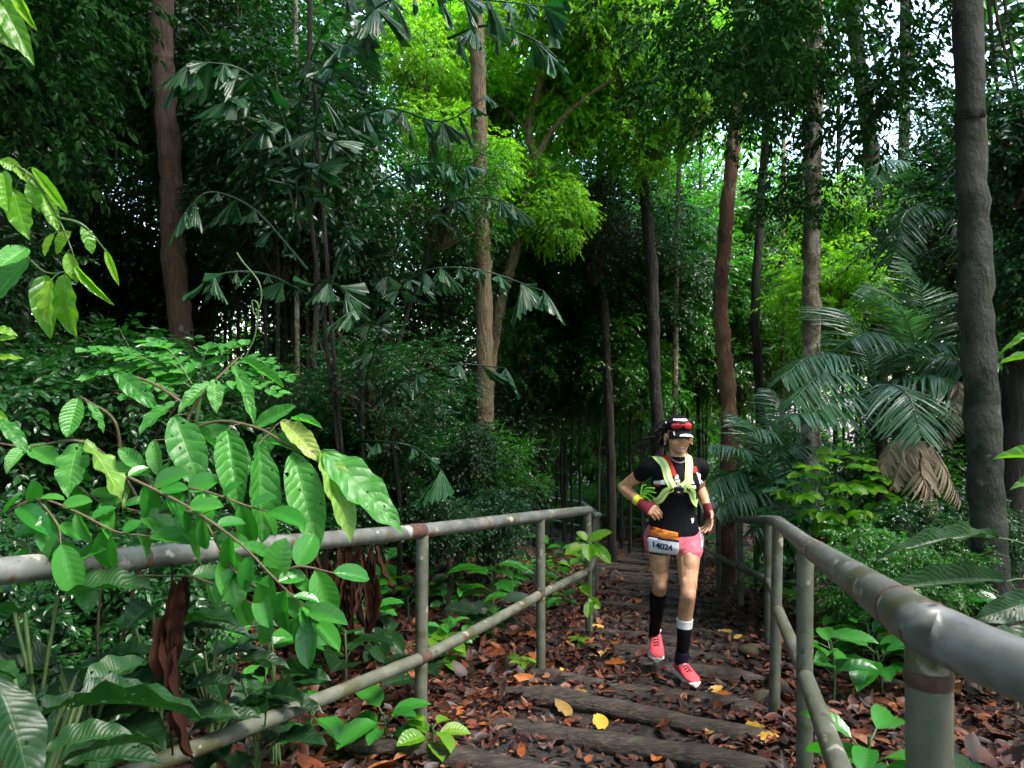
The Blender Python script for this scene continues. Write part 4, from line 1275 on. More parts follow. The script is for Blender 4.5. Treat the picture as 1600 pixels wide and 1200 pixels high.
def trunk_tree(name, label, pts, d, w, bark, crowns=(), group=None, ztop=13., to_ground=True, cat='tree', depth_jit=.0, extend=True, extra=()):
    """A tree from a trunk seen at pixel points; it runs down to the ground and up into its crown."""
    q = [P(x, y, d) for x, y in pts]
    w = np.atleast_1d(w)
    r0, r1 = w[0] * d / F / 2, w[-1] * d / F / 2
    rad = list(np.linspace(r0, r1, len(q)))
    if extend:
        up = q[0] + np.array([0, 0, 1.]) * max(.5, ztop - q[0][2]) + (q[0] - q[1]) * .6 * [1, 1, 0]
        q = [up] + q; rad = [r0 * .75] + rad
    if to_ground:
        b = q[-1].copy(); gb = gz1(b[0], b[1])
        if b[2] > gb - .1:
            b2 = b + [0, 0, 0]; b2[2] = gb - .2
            b2[0] += (q[-1][0] - q[-2][0]) * .4
            if b[2] - gb > .3:
                m = (b + b2) / 2; m[2] = gb + .12
                q.append(m); rad.append(r1 * 1.08)
            q.append(b2); rad.append(r1 * 1.45)
    q = np.array(q)
    root = q[-1].copy(); root[2] = gz1(root[0], root[1])
    e = empty(name, root, label, cat, group)
    n = 8
    p = smooth_path(q, n); r = np.interp(np.linspace(0, 1, len(p)), np.linspace(0, 1, len(rad)), rad)
    p = p + rng.normal(size=p.shape) * r[:, None] * .06
    r = r * (1 + .05 * rng.normal(size=len(r)))
    mb = MB(); tube(mb, p, r, 18, lump=.015); mb.build('trunk', M[bark], e, True)
    for lim in extra:
        lq, lw = lim
        mb = MB(); pp = smooth_path(lq, 6); tube(mb, pp, np.linspace(lw[0], lw[1], len(pp)), 10, lump=.03); mb.build('limb', M[bark], e, True)
    for kind, loc, sc in crowns:
        lv, lb = CR[kind]
        loc = np.array(loc) - root
        o = put('crown', lv, e, loc, (0, 0, rng.uniform(0, 6.28)), sc)
        if lb is not None: put('limb', lb, o)
    return e


T = trunk_tree
T('forest_tree', 'tall smooth red brown trunk with white lichen spots on the left', [(252, -60), (256, 120), (266, 260), (273, 420), (288, 560), (296, 680)], 8.5, (33, 36), 'bark_red', [])
T('forest_tree', 'straight tan trunk left of centre, in front of the bright green leaves', [(742, -60), (748, 120), (750, 300), (757, 480), (757, 620), (757, 700)], 9.5, (23, 27), 'bark_tan', [])
T('forest_tree', 'dark leaning trunk in the middle, behind the runner', [(995, 100), (1003, 250), (1012, 350), (1020, 450), (1022, 560), (1028, 690)], 13, (17, 19), 'bark_dark', [])
T('sapling', 'slim pale green stem right of the dark leaning trunk', [(1066, 120), (1060, 300), (1056, 450), (1055, 620)], 15, (7, 9), 'bark_pale', [('fine', P(1070, 60, 15), .8)])
T('forest_tree', 'dim narrow trunk left of the runner\'s head', [(938, 340), (945, 480), (950, 600), (955, 720)], 14, (11, 14), 'bark_dark', [('finedark', P(930, 330, 14), .9)])
T('forest_tree', 'crooked peeling red brown trunk just right of the runner', [(1157, 60), (1150, 180), (1140, 290), (1130, 400), (1126, 480), (1132, 560), (1140, 650), (1138, 745)], 9.5, (19, 26), 'bark_rough', [])
T('forest_tree', 'thin dark trunk between the peeling trunk and the mottled one', [(1197, 150), (1190, 300), (1180, 480), (1184, 560), (1188, 660)], 14, (12, 15), 'bark_dark', [('medium', P(1200, 60, 14), 1.0)])
T('forest_tree', 'mottled grey brown trunk left of the palm fronds', [(1275, -60), (1272, 150), (1268, 360), (1268, 500), (1266, 690)], 8.5, (24, 28), 'bark_pale', [])
T('forest_tree', 'backlit grey trunk against the white sky gap', [(1330, -40), (1350, 150), (1362, 250), (1372, 400), (1374, 560)], 13, (22, 25), 'bark_dark', [])
T('forest_tree', 'farther backlit trunk right of the sky gap', [(1415, -40), (1413, 200), (1405, 420)], 15, (15, 18), 'bark_dark', [])
T('forest_tree', 'big dark grey trunk near the right edge', [(1513, -80), (1518, 200), (1524, 420), (1533, 620), (1545, 820), (1556, 990)], 5.2, (42, 52), 'bark_grey', [])
T('forest_tree', 'shaded brown trunk at the extreme right edge', [(1625, 250), (1598, 430), (1586, 600), (1580, 820)], 6.6, (30, 36), 'bark_dark', [])
T('sapling', 'slender dark sapling stem behind the fishtail palm', [(484, 130), (490, 330), (495, 450), (490, 600), (497, 730)], 7.6, (8, 10), 'bark_dark', [('mediumdark', P(480, 250, 7.6), .55)])
T('sapling', 'thin pale sapling stem left of the fishtail palm', [(462, 200), (463, 400), (466, 680)], 9, (7, 8), 'bark_pale', [('finedark', P(440, 330, 9), .6)])
T('forest_tree', 'dim broken trunk deep in the shade left of the runner', [(846, 380), (850, 480), (852, 560), (846, 660)], 16, (22, 26), 'bark_dark', [('finedark', P(850, 300, 16), .9)])
T('forest_tree', 'thin shaded trunk behind the red brown trunk', [(322, 0), (325, 200), (322, 400), (330, 600)], 13, (11, 14), 'bark_dark', [('mediumdark', P(340, -150, 13), 1.0)])
T('forest_tree', 'shaded trunk deep in the dark upper left corner', [(150, -40), (148, 200), (140, 420), (142, 600)], 12, (15, 18), 'bark_dark', [('finedark', P(120, -150, 12), 1.1)])
T('forest_tree', 'dark trunk at the far left edge', [(22, -40), (28, 200), (34, 400), (30, 640)], 9, (24, 28), 'bark_dark', [('mediumdark', P(20, -320, 9), 1.2)])
T('sapling', 'thin leaning sapling in the dim middle, left of the tan trunk', [(705, 300), (640, 480), (600, 620), (560, 730)], 9, (6, 8), 'bark_dark', [('fine', P(690, 300, 9), .5)], extend=False)

# the bright sunlit tree with forked stems
d0 = 12
e_pts = [(838, 245), (815, 340), (803, 400), (783, 470), (768, 560), (760, 700)]
lq = lambda *a: [P(x, y, d0 + dd) for x, y, dd in a]
r_ = lambda w: w * d0 / F / 2
T('lit_tree', 'sunlit yellow green tree with forked pale stems in the upper middle', e_pts, d0, (15, 18), 'bark_tan',
  [('lit', P(880, 60, 12.6), .95), ('lit', P(770, 150, 13.2), .72), ('lit', P(675, 170, 13.6), .6), ('lit', P(900, 190, 12.5), .42), ('lit', P(970, 120, 12.6), .72), ('lit', P(720, 40, 13.5), .8), ('lit', P(1040, 40, 12.8), .7), ('lit', P(835, 300, 12.3), .42), ('lit', P(1010, 230, 12.4), .40), ('lit', P(690, 210, 11.2), .42), ('lit', P(655, 110, 11.6), .5), ('lit', P(755, 265, 11.0), .36), ('lit', P(872, 335, 11.8), .36), ('lit', P(1085, 150, 12.2), .5), ('lit', P(930, 20, 11.8), .55)],
  extend=False, extra=[(lq((838, 248, 0), (826, 205, .1), (838, 150, .2), (855, 100, .3), (870, 50, .4), (880, -80, .5)), (r_(14), r_(9))), (lq((838, 248, 0), (862, 205, -.1), (900, 165, -.3), (960, 120, -.5)), (r_(11), r_(4))), (lq((826, 205, .1), (790, 170, .4), (750, 120, .8)), (r_(8), r_(3)))])

# ------------------------------------------------------------------ trees and shrubs that fill the forest
SLOT = {}


def filler(kind, px_, py_, d, sc, label, group, cat='tree', name='understory_tree', stem=True, squash=1.):
    c = P(px_, py_, d)
    gb = gz1(c[0], c[1])
    c[2] = max(c[2], gb + .75 * sc)
    if d < 22 and abs(c[0] - Xc(d)) < HW(d) + .25 + 1.5 * sc and c[2] - 1.6 * sc < gb + 2.4: return None     # the trail stays clear
    root = np.array([c[0] + rng.normal() * .1, c[1] + rng.normal() * .1, gb])
    if stem == 'above': root = c.copy()
    e = empty(name, root, label, cat, group)
    lv, lb = CR[kind]
    o = put('crown' if cat == 'tree' else 'foliage', lv, e, c - root, (rng.normal() * .15, rng.normal() * .15, rng.uniform(0, 6.28)), (sc, sc, sc * squash))
    if lb is not None: put('limb', lb, o)
    if stem == 'above':                                   # a branch that hangs from the canopy
        mb = MB(); up = np.array([rng.normal() * .8, .8 + rng.random(), 11 - c[2]]); q0 = c - root
        tube(mb, smooth_path([q0, q0 + up * [.5, .5, .3], q0 + up], 5), np.linspace(.008, .03, 11), 7)
        put('limb', mb.mesh('hanging_limb', M['bark_dark'], True), e)
    elif stem:
        h = c - root
        mb = MB(); mid = h * .5 + rng.normal(size=3) * [.08, .08, 0]
        tube(mb, smooth_path([(0, 0, -.15), mid, h], 4), np.linspace(.035, .018, 9) * (.6 + sc * .5), 8)
        put('trunk' if cat == 'tree' else 'stem', mb.mesh('filler_stem', M['bark_dark'], True), e)
    return e


def region(kind, n, x0, x1, y0, y1, d0_, d1_, s0, s1, label, group, **kw):
    # jittered grid so that the region fills evenly
    cols = max(1, int(round(math.sqrt(n * (x1 - x0) / max(1, y1 - y0))))); rows = max(1, int(math.ceil(n / cols)))
    k = 0
    for j in range(rows):
        for i in range(cols):
            if k >= n: return
            k += 1
            u = (i + rng.uniform(.1, .9)) / cols; v = (j + rng.uniform(.1, .9)) / rows
            filler(kind, x0 + (x1 - x0) * u, y0 + (y1 - y0) * v, rng.uniform(d0_, d1_), rng.uniform(s0, s1), label, group, **kw)


# left: dark leafy wall
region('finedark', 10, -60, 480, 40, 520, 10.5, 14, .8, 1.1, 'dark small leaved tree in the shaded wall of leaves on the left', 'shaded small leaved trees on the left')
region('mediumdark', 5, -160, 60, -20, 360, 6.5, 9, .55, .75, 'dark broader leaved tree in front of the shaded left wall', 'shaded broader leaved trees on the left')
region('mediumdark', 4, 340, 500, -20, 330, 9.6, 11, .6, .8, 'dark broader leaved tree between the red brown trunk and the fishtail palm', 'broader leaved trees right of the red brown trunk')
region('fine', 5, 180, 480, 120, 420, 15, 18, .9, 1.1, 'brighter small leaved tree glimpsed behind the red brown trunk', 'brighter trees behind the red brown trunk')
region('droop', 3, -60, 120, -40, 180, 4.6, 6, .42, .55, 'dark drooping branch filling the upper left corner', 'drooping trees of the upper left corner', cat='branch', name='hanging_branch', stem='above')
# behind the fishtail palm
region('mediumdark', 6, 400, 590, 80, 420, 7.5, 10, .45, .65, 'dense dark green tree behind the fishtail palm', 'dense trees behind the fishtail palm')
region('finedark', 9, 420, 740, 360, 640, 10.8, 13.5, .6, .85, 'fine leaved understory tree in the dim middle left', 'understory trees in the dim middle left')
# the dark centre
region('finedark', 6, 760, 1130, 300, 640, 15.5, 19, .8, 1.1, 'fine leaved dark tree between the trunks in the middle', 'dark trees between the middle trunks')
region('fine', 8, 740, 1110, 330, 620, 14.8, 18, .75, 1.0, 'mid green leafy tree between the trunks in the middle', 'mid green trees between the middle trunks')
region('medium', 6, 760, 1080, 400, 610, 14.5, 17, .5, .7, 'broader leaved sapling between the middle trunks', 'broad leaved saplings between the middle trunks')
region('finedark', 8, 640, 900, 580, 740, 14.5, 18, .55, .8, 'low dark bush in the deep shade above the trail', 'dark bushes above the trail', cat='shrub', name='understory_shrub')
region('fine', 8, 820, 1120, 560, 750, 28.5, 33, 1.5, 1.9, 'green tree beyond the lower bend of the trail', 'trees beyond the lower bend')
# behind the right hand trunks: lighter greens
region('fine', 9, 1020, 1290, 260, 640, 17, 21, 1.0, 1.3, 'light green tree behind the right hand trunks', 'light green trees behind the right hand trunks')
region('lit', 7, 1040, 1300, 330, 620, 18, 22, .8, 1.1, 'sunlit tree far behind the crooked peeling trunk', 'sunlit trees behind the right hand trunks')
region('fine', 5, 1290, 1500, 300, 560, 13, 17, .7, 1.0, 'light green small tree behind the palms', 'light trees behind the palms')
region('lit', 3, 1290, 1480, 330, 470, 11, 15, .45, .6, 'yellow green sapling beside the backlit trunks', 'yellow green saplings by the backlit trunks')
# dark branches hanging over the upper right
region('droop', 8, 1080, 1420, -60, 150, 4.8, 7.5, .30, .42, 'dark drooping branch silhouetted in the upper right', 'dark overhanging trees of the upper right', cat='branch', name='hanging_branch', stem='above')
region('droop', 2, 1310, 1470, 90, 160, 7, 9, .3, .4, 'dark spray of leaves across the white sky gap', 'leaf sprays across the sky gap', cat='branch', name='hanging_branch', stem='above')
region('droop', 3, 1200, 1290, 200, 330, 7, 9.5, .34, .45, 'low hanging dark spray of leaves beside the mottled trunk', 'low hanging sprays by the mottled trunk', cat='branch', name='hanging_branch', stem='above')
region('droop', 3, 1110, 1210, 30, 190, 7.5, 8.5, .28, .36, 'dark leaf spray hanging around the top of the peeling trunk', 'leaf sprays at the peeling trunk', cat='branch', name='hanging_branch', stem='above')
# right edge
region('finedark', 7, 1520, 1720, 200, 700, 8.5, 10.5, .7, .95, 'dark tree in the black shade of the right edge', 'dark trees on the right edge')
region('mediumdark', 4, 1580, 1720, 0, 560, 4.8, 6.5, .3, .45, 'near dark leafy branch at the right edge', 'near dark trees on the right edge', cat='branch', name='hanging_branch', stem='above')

# understory shrubs on both sides of the trail
SHRUB = ('shrub', 'understory_shrub')
def shrubs(kind, n, x0, x1, y0, y1, a, b, s0, s1, label, group, sq=.8): region(kind, n, x0, x1, y0, y1, a, b, s0, s1, label, group, cat='shrub', name='understory_shrub', stem=True, squash=sq)


shrubs('mediumdark', 8, 540, 800, 690, 800, 6.5, 9.5, .32, .46, 'glossy leaved shrub in the undergrowth behind the left handrail', 'undergrowth shrubs behind the left handrail')
shrubs('fine', 5, 600, 790, 720, 810, 8.5, 12, .3, .45, 'fine leaved bush in the undergrowth left of the trail', 'fine bushes left of the trail')
shrubs('mediumdark', 6, 0, 420, 610, 760, 4.6, 7, .38, .5, 'dark bush in the black undergrowth behind the big leaved shrub', 'dark bushes behind the big leaved shrub')
shrubs('finedark', 6, 300, 640, 600, 760, 6, 9, .4, .6, 'dark fine leaved bush below the fishtail palm', 'dark bushes below the fishtail palm')
shrubs('medium', 7, 1150, 1420, 740, 850, 6, 9.5, .3, .45, 'leafy green bush behind the right handrail', 'green bushes behind the right handrail')
shrubs('mediumdark', 5, 1400, 1640, 800, 900, 5.2, 7.5, .2, .3, 'dark bush in the shade below the big grey trunk', 'dark bushes below the big grey trunk')
shrubs('fine', 4, 870, 1010, 770, 805, 23, 29, .6, .9, 'small green bush beyond the far handrails', 'bushes beyond the far handrails')
shrubs('fine', 5, 1080, 1230, 690, 800, 11, 15, .45, .65, 'green bush down the slope right of the trail', 'bushes down the slope on the right')

shrubs('mediumdark', 7, -20, 420, 860, 1040, 2.7, 3.8, .20, .30, 'dark small bush under the left handrail behind the broad leaved plants', 'dark small bushes under the left handrail')
shrubs('mediumdark', 9, 430, 800, 800, 850, 5.6, 9.5, .2, .3, 'low dark bush at the edge of the leaf litter left of the trail', 'low bushes at the edge of the litter')
shrubs('medium', 5, 1290, 1520, 880, 960, 4.0, 5.6, .16, .24, 'low leafy bush in the litter right of the right handrail', 'low bushes right of the right handrail')

region('finedark', 5, 90, 330, 400, 530, 11.5, 14, .8, 1.0, 'dark tree closing the gap beside the red brown trunk', 'dark trees beside the red brown trunk')
region('fine', 8, 780, 1110, 380, 660, 21, 25, 1.2, 1.5, 'mid green tree in the layered background behind the runner', 'mid green background trees behind the runner')
for i_, (x_, d_, w_) in enumerate([(790, 17, 7), (882, 20, 8), (1092, 18, 6), (1222, 17, 8), (668, 13, 7), (590, 14, 8), (395, 12, 8), (1305, 16, 7)]):
    T('sapling', 'thin dim trunk among the background foliage', [(x_ + rng.uniform(-10, 10), 60), (x_ + rng.uniform(-8, 8), 300), (x_ + rng.uniform(-6, 6), 500), (x_, 700)], d_, (w_ * .8, w_), 'bark_dark' if i_ % 3 else 'bark_tan', group='thin background trunks')

region('finedark', 9, 1720, 2500, 250, 720, 8, 12, .8, 1.2, 'dark tree outside the photo on the right', 'trees beyond the right edge')
region('finedark', 8, -900, -120, 200, 650, 7, 12, .8, 1.2, 'dark tree outside the photo on the left', 'trees beyond the left edge')
# ------------------------------------------------------------------ the far wood and the added roof that shades the forest (each reads as one mass)
def far_wood():
    mb = MB()
    n = 170000
    az = rng.uniform(-math.pi, math.pi, n)
    r = 23 + 17 * rng.random(n) ** .8
    # behind the camera the wood stands closer and is thinner
    x = r * np.sin(az); y = r * np.cos(az)
    gzv = ground_z(x, y)
    z = gzv + 20 * rng.random(n) ** .95
    # clumps
    k = rng.normal(size=(9, 3)) * np.array([.22, .35, .5, .7, .9, 1.2, 1.6, 2.0, 2.6])[:, None]
    ph = rng.random(9) * 6.28
    cl = sum(np.sin(k[i, 0] * x + k[i, 1] * y + k[i, 2] * z * 1.2 + ph[i]) for i in range(9)) / 3
    keep = cl > -.55 + .5 * rng.normal(size=n) * .5
    # gaps through which the sky shows: upper right, and a few specks elsewhere
    ax, el = np.where(y > 1, x / np.maximum(y, 1), 9), np.where(y > 1, z / np.maximum(y, 1), 9)
    def hole(px_, py_, rx, ry, s=1.):
        q = ((ax - (px_ - 800) / F) / (rx / F)) ** 2 + ((el - (600 - py_) / F) / (ry / F)) ** 2
        return np.exp(-q * .8) * s
    hs = hole(1420, 20, 150, 90, 1.3) + hole(1340, 205, 95, 75, 1.3) + hole(1430, 215, 50, 60) + hole(1240, 195, 30, 40) + hole(1300, 60, 60, 60, .8) + hole(225, 210, 30, 25, .7) + hole(300, 10, 30, 30) + hole(960, 90, 25, 35) + hole(735, 90, 30, 50, .8) + hole(860, 370, 14, 14) + hole(210, 300, 15, 12, .6) + hole(1400, 120, 160, 120, .55)
    keep &= rng.random(n) > hs
    x, y, z = x[keep], y[keep], z[keep]
    n = len(x)
    d = rng.normal(size=(n, 3)); d[:, 2] = -.3 - .4 * rng.random(n)
    nm = np.array([0, -.2, 1.]) + rng.normal(size=(n, 3)) * .55
    stamp(mb, leaf_lo(.26, .25, .2), np.stack([x, y, z], -1), d, nm, rng.uniform(.26, .55, n))
    o = mb.build('distant_forest', M['far'])
    tag(o, 'mass of distant forest foliage closing the view all round', kind='stuff')


far_wood()


def canopy():
    mb = MB()
    n = 90000
    x = rng.uniform(-34, 34, n); y = rng.uniform(-26, 30, n)
    z = 12.5 + 4.5 * rng.random(n) + .6 * np.sin(x * .5) + .6 * np.sin(y * .4)
    k = rng.normal(size=(8, 2)) * np.array([.2, .3, .45, .6, .8, 1.0, 1.4, 2.0])[:, None]
    ph = rng.random(8) * 6.28
    cl = sum(np.sin(k[i, 0] * x + k[i, 1] * y + ph[i]) for i in range(8)) / 2.8
    dens = np.clip(.85 + .4 * cl, .3, 1)

    def gap(cx, cy, rx, ry, s=1., rot=0.):
        u = (x - cx) * math.cos(rot) + (y - cy) * math.sin(rot); v = -(x - cx) * math.sin(rot) + (y - cy) * math.cos(rot)
        return s * np.exp(-((u / rx) ** 2 + (v / ry) ** 2) ** 2)
    g_ = np.maximum.reduce([gap(*a) for a in LIGHT_GAPS])
    # open sky where the photo shows it through the trees at the upper right
    ax, el = np.where(y > 1, x / np.maximum(y, 1), 9), np.where(y > 1, z / np.maximum(y, 1), 9)
    sk = np.where((el < .62) & (ax > .36) & (ax < .62) & (y > 14), .92, 0)
    dens = np.clip(dens + .5 * gap(-4, 8, 8, 8), 0, 1.2)  # extra roof leaves added to darken the bushes left of the middle
    keep = rng.random(n) < dens * (1 - g_) * (1 - sk)
    x, y, z = x[keep], y[keep], z[keep]; n = len(x)
    d = rng.normal(size=(n, 3)); d[:, 2] *= .4
    nm = np.array([0, 0, 1.]) + rng.normal(size=(n, 3)) * .4
    stamp(mb, leaf_lo(.28, .2, .2), np.stack([x, y, z], -1), d, nm, rng.uniform(.5, .95, n))
    o = mb.build('forest_canopy', M['canopy'])
    tag(o, 'high leaf canopy, mostly unseen, added to shade the forest, with gaps shaped for the light', kind='stuff')


# roof openings placed to light chosen subjects: (x, y, radius x, radius y, strength)
LIGHT_GAPS = [(6.9, -2.2, 5.2, 3.7, 1.0), (6.3, 9.7, 7.2, 3.6, 1.0), (12.5, 14, 8, 6.5, 1.0), (11.8, 3.5, 4.2, 2.4, .95), (5, 21, 10, 8, 1.0), (2.6, 13, 3.8, 7, .97)]
canopy()
# ------------------------------------------------------------------ plants close to the camera
HL = leaf_tpl(9, 15, .5, .34, .10, .05, .75, .85)
HLd = leaf_tpl(9, 15, .5, .30, .28, .06, .75, .85)
HV = [leaf_tpl(9, 17, .5, fo, dr, wv, a_, b_) for fo, dr, wv, a_, b_ in ((.22, .10, .03, .75, .85), (.12, .26, .05, .8, .8), (.32, .16, .03, .7, .9), (.18, .34, .07, .85, .85), (.26, .02, .03, .7, .75), (.08, .20, .08, .75, 1.))]
OV = leaf_tpl(7, 9, .5, .28, .12, .02, .62, .62)


def big_leaf(mb, b, t, wpx, rnd=None, face=None, tpl=HL, roll=0.):
    """b, t = (px, py, d) of the leaf's base and tip; wpx its full width in photograph pixels."""
    B_, T_ = P(*b), P(*t)
    L_ = np.linalg.norm(T_ - B_)
    wd = wpx * (b[2] + t[2]) / 2 / F / 2 / L_ / .5
    f_ = np.array([.15, -.55, .8]) if face is None else np.array(face, float)
    f_ = f_ + rng.normal(size=3) * .22
    if tpl is HL or tpl is HLd: tpl = HV[int(rng.integers(0, 6))]
    stamp(mb, tpl, [B_], [T_ - B_], [f_], [L_], [rng.random() if rnd is None else rnd], [wd])
    return B_


def plant(name, label, cat, root, group=None): return empty(name, root, label, cat, group)


def leafy(e, name, mat, leaves, tpl=HL, branch=None, face=None, petiole=.0035):
    mb = MB(); bases = []
    for lf in leaves:
        kw = lf[3] if len(lf) > 3 else {}
        kw = dict(kw); kw.setdefault('tpl', tpl)
        if face is not None: kw.setdefault('face', face)
        bases.append(big_leaf(mb, lf[0], lf[1], lf[2], **kw))
    mb.build(name, mat, e, True)
    return bases


def twigs(e, polys, r, mat='twig', bases=(), name='branch', petr=.0016):
    mb = MB(); P_ = []
    for q in polys:
        p = smooth_path([P(*a) for a in q], 6); P_.append(p)
        tube(mb, p, np.linspace(r, r * .45, len(p)), 8)
    P_ = np.vstack(P_)
    for b in bases:
        c = P_[np.argmin(np.linalg.norm(P_ - b, axis=1))]
        if np.linalg.norm(c - b) > .004:
            tube(mb, smooth_path([c, (c + b) / 2 + [0, 0, .004], b], 4), petr, 6)
    mb.build(name, M[mat], e, True)


# the shrub with big quilted leaves, reaching over the left handrail
e = plant('broad_leaf_shrub', 'shrub with large quilted green leaves hanging over the left handrail', 'shrub', (P(170, 900, 2.4)[0], 2.6, gz1(P(170, 900, 2.4)[0], 2.6)))
D = 2.05
hl = [((272, 650, 2.1), (312, 746, 2.0), 56, {'rnd': .05}), ((355, 672, 2.05), (372, 797, 1.95), 47, {'rnd': .6}), ((404, 695, 2.0), (410, 850, 1.95), 50, {'rnd': .35}),
      ((457, 706, 2.0), (498, 858, 1.9), 56, {'rnd': .8}), ((505, 706, 2.0), (632, 814, 1.9), 62, {'rnd': .7}), ((123, 692, 2.1), (98, 768, 2.0), 50, {'rnd': .8}),
      ((275, 628, 2.15), (212, 662, 2.05), 32, {'rnd': .3}), ((240, 688, 2.1), (247, 744, 2.05), 26, {'rnd': .9}), ((412, 690, 2.05), (512, 712, 1.98), 34, {'rnd': .2}),
      ((398, 668, 2.1), (462, 634, 2.1), 26, {'rnd': .5}), ((455, 655, 2.05), (502, 660, 2.0), 14, {'rnd': .5}), ((182, 582, 2.2), (240, 632, 2.1), 30, {'rnd': .3}),
      ((330, 598, 2.2), (278, 628, 2.1), 24, {'rnd': .7}), ((335, 592, 2.15), (338, 640, 2.1), 24, {'rnd': .95}), ((122, 622, 2.1), (104, 683, 2.05), 32, {'rnd': .85, 'face': (0, -1, .3)}),
      ((135, 628, 2.1), (169, 668, 2.1), 15, {'rnd': .6}), ((50, 698, 2.1), (6, 732, 2.0), 32, {'rnd': .8}), ((42, 698, 2.1), (92, 728, 2.05), 34, {'rnd': .6}), ((0, 655, 2.0), (44, 700, 1.95), 24, {'rnd': .0}),
      ((285, 672, 2.2), (345, 690, 2.1), 20, {'rnd': .3}), ((375, 560, 2.2), (445, 606, 2.15), 15, {'rnd': .6}), ((360, 566, 2.2), (405, 640, 2.1), 22, {'rnd': .7}), ((430, 670, 2.1), (395, 720, 2.05), 36, {'rnd': .1}),
      ((310, 660, 2.2), (390, 740, 2.15), 48, {'rnd': .05}), ((225, 735, 2.1), (185, 700, 2.1), 26, {'rnd': .5}), ((150, 735, 2.2), (215, 720, 2.1), 24, {'rnd': .2}),
      ((200, 760, 2.15), (150, 800, 2.05), 30, {'rnd': .4}), ((300, 700, 2.2), (240, 760, 2.15), 34, {'rnd': .15})]
b1 = leafy(e, 'leaves', M['hero'], hl)
yl = [((500, 706, 2.0), (562, 818, 1.88), 48, {'rnd': .5}), ((440, 658, 2.05), (497, 702, 1.95), 34, {'rnd': .9}), ((132, 690, 2.1), (212, 772, 2.0), 52, {'rnd': .2})]
b2 = leafy(e, 'young_leaves', M['hero_yellow'], yl)
twigs(e, [[(190, 1000, 2.5), (235, 820, 2.3), (280, 700, 2.15), (330, 660, 2.12), (400, 668, 2.06), (460, 700, 2.0), (508, 707, 2.0)], [(280, 700, 2.15), (300, 640, 2.15), (335, 596, 2.15), (372, 560, 2.2)],
          [(235, 820, 2.3), (190, 740, 2.2), (128, 690, 2.1), (45, 698, 2.1), (-20, 690, 2.1)], [(190, 740, 2.2), (180, 660, 2.15), (130, 622, 2.1)], [(300, 640, 2.15), (240, 600, 2.2), (180, 580, 2.2)]], .006, 'twig', b1 + b2)

# glossy oval leaves along arching twigs in front of the rail
e = plant('oval_leaf_shrub', 'sprigs of small glossy oval leaves arching across the left handrail', 'shrub', (P(150, 900, 2.1)[0], 2.0, gz1(P(150, 900, 2.1)[0], 2.0)))
stems = [[(200, 745, 2.0), (290, 790, 1.9), (370, 845, 1.8), (425, 900, 1.78), (470, 945, 1.75)], [(250, 800, 2.0), (310, 805, 1.9), (350, 870, 1.85)], [(430, 905, 1.8), (465, 885, 1.8), (520, 895, 1.8)],
         [(10, 800, 2.0), (60, 780, 2.0), (120, 800, 1.95), (180, 830, 1.95), (235, 838, 1.95)], [(240, 760, 2.0), (310, 765, 1.95), (385, 790, 1.9), (420, 800, 1.9)], [(60, 780, 2.), (90, 820, 1.95), (95, 850, 1.9)],
         [(350, 870, 1.85), (380, 905, 1.8), (430, 940, 1.8)], [(100, 740, 2.1), (150, 780, 2.05), (220, 800, 2.0)], [(470, 945, 1.75), (490, 970, 1.75)], [(300, 900, 2.0), (370, 930, 1.9), (440, 975, 1.85)], [(20, 840, 2.0), (90, 880, 2.0), (160, 900, 2.0)]]
lv = []
for st in stems:
    p = np.array(st, float); n = max(5, int(np.linalg.norm(np.diff(p[:, :2], axis=0), axis=1).sum() / 20))
    tt = np.linspace(0, len(p) - 1, n)
    for k, t in enumerate(tt):
        c = np.array([np.interp(t, range(len(p)), p[:, i]) for i in range(3)]); c2 = np.array([np.interp(min(t + .1, len(p) - 1), range(len(p)), p[:, i]) for i in range(3)]) - np.array([np.interp(max(t - .1, 0), range(len(p)), p[:, i]) for i in range(3)])
        ang = math.atan2(c2[1], c2[0]) + (1 if k % 2 else -1) * rng.uniform(.5, 1.3) * (0.2 if k == n - 1 else 1)
        l = rng.uniform(38, 62); l *= 1.25 if st[0][0] > 420 or k == n - 1 else 1
        lv.append(((c[0], c[1], c[2]), (c[0] + l * math.cos(ang), c[1] + l * math.sin(ang) + 8, c[2] + rng.normal() * .04), l * rng.uniform(.44, .62), {}))
b1 = leafy(e, 'leaves', M['glossy'], lv, OV, face=(.1, -.6, .75))
twigs(e, stems + [[(150, 1050, 2.1), (160, 900, 2.05), (200, 745, 2.0)], [(160, 900, 2.05), (60, 820, 2.0), (10, 800, 2.0)], [(160, 900, 2.05), (250, 900, 2.05), (300, 900, 2.)]], .0042, 'twig', b1)

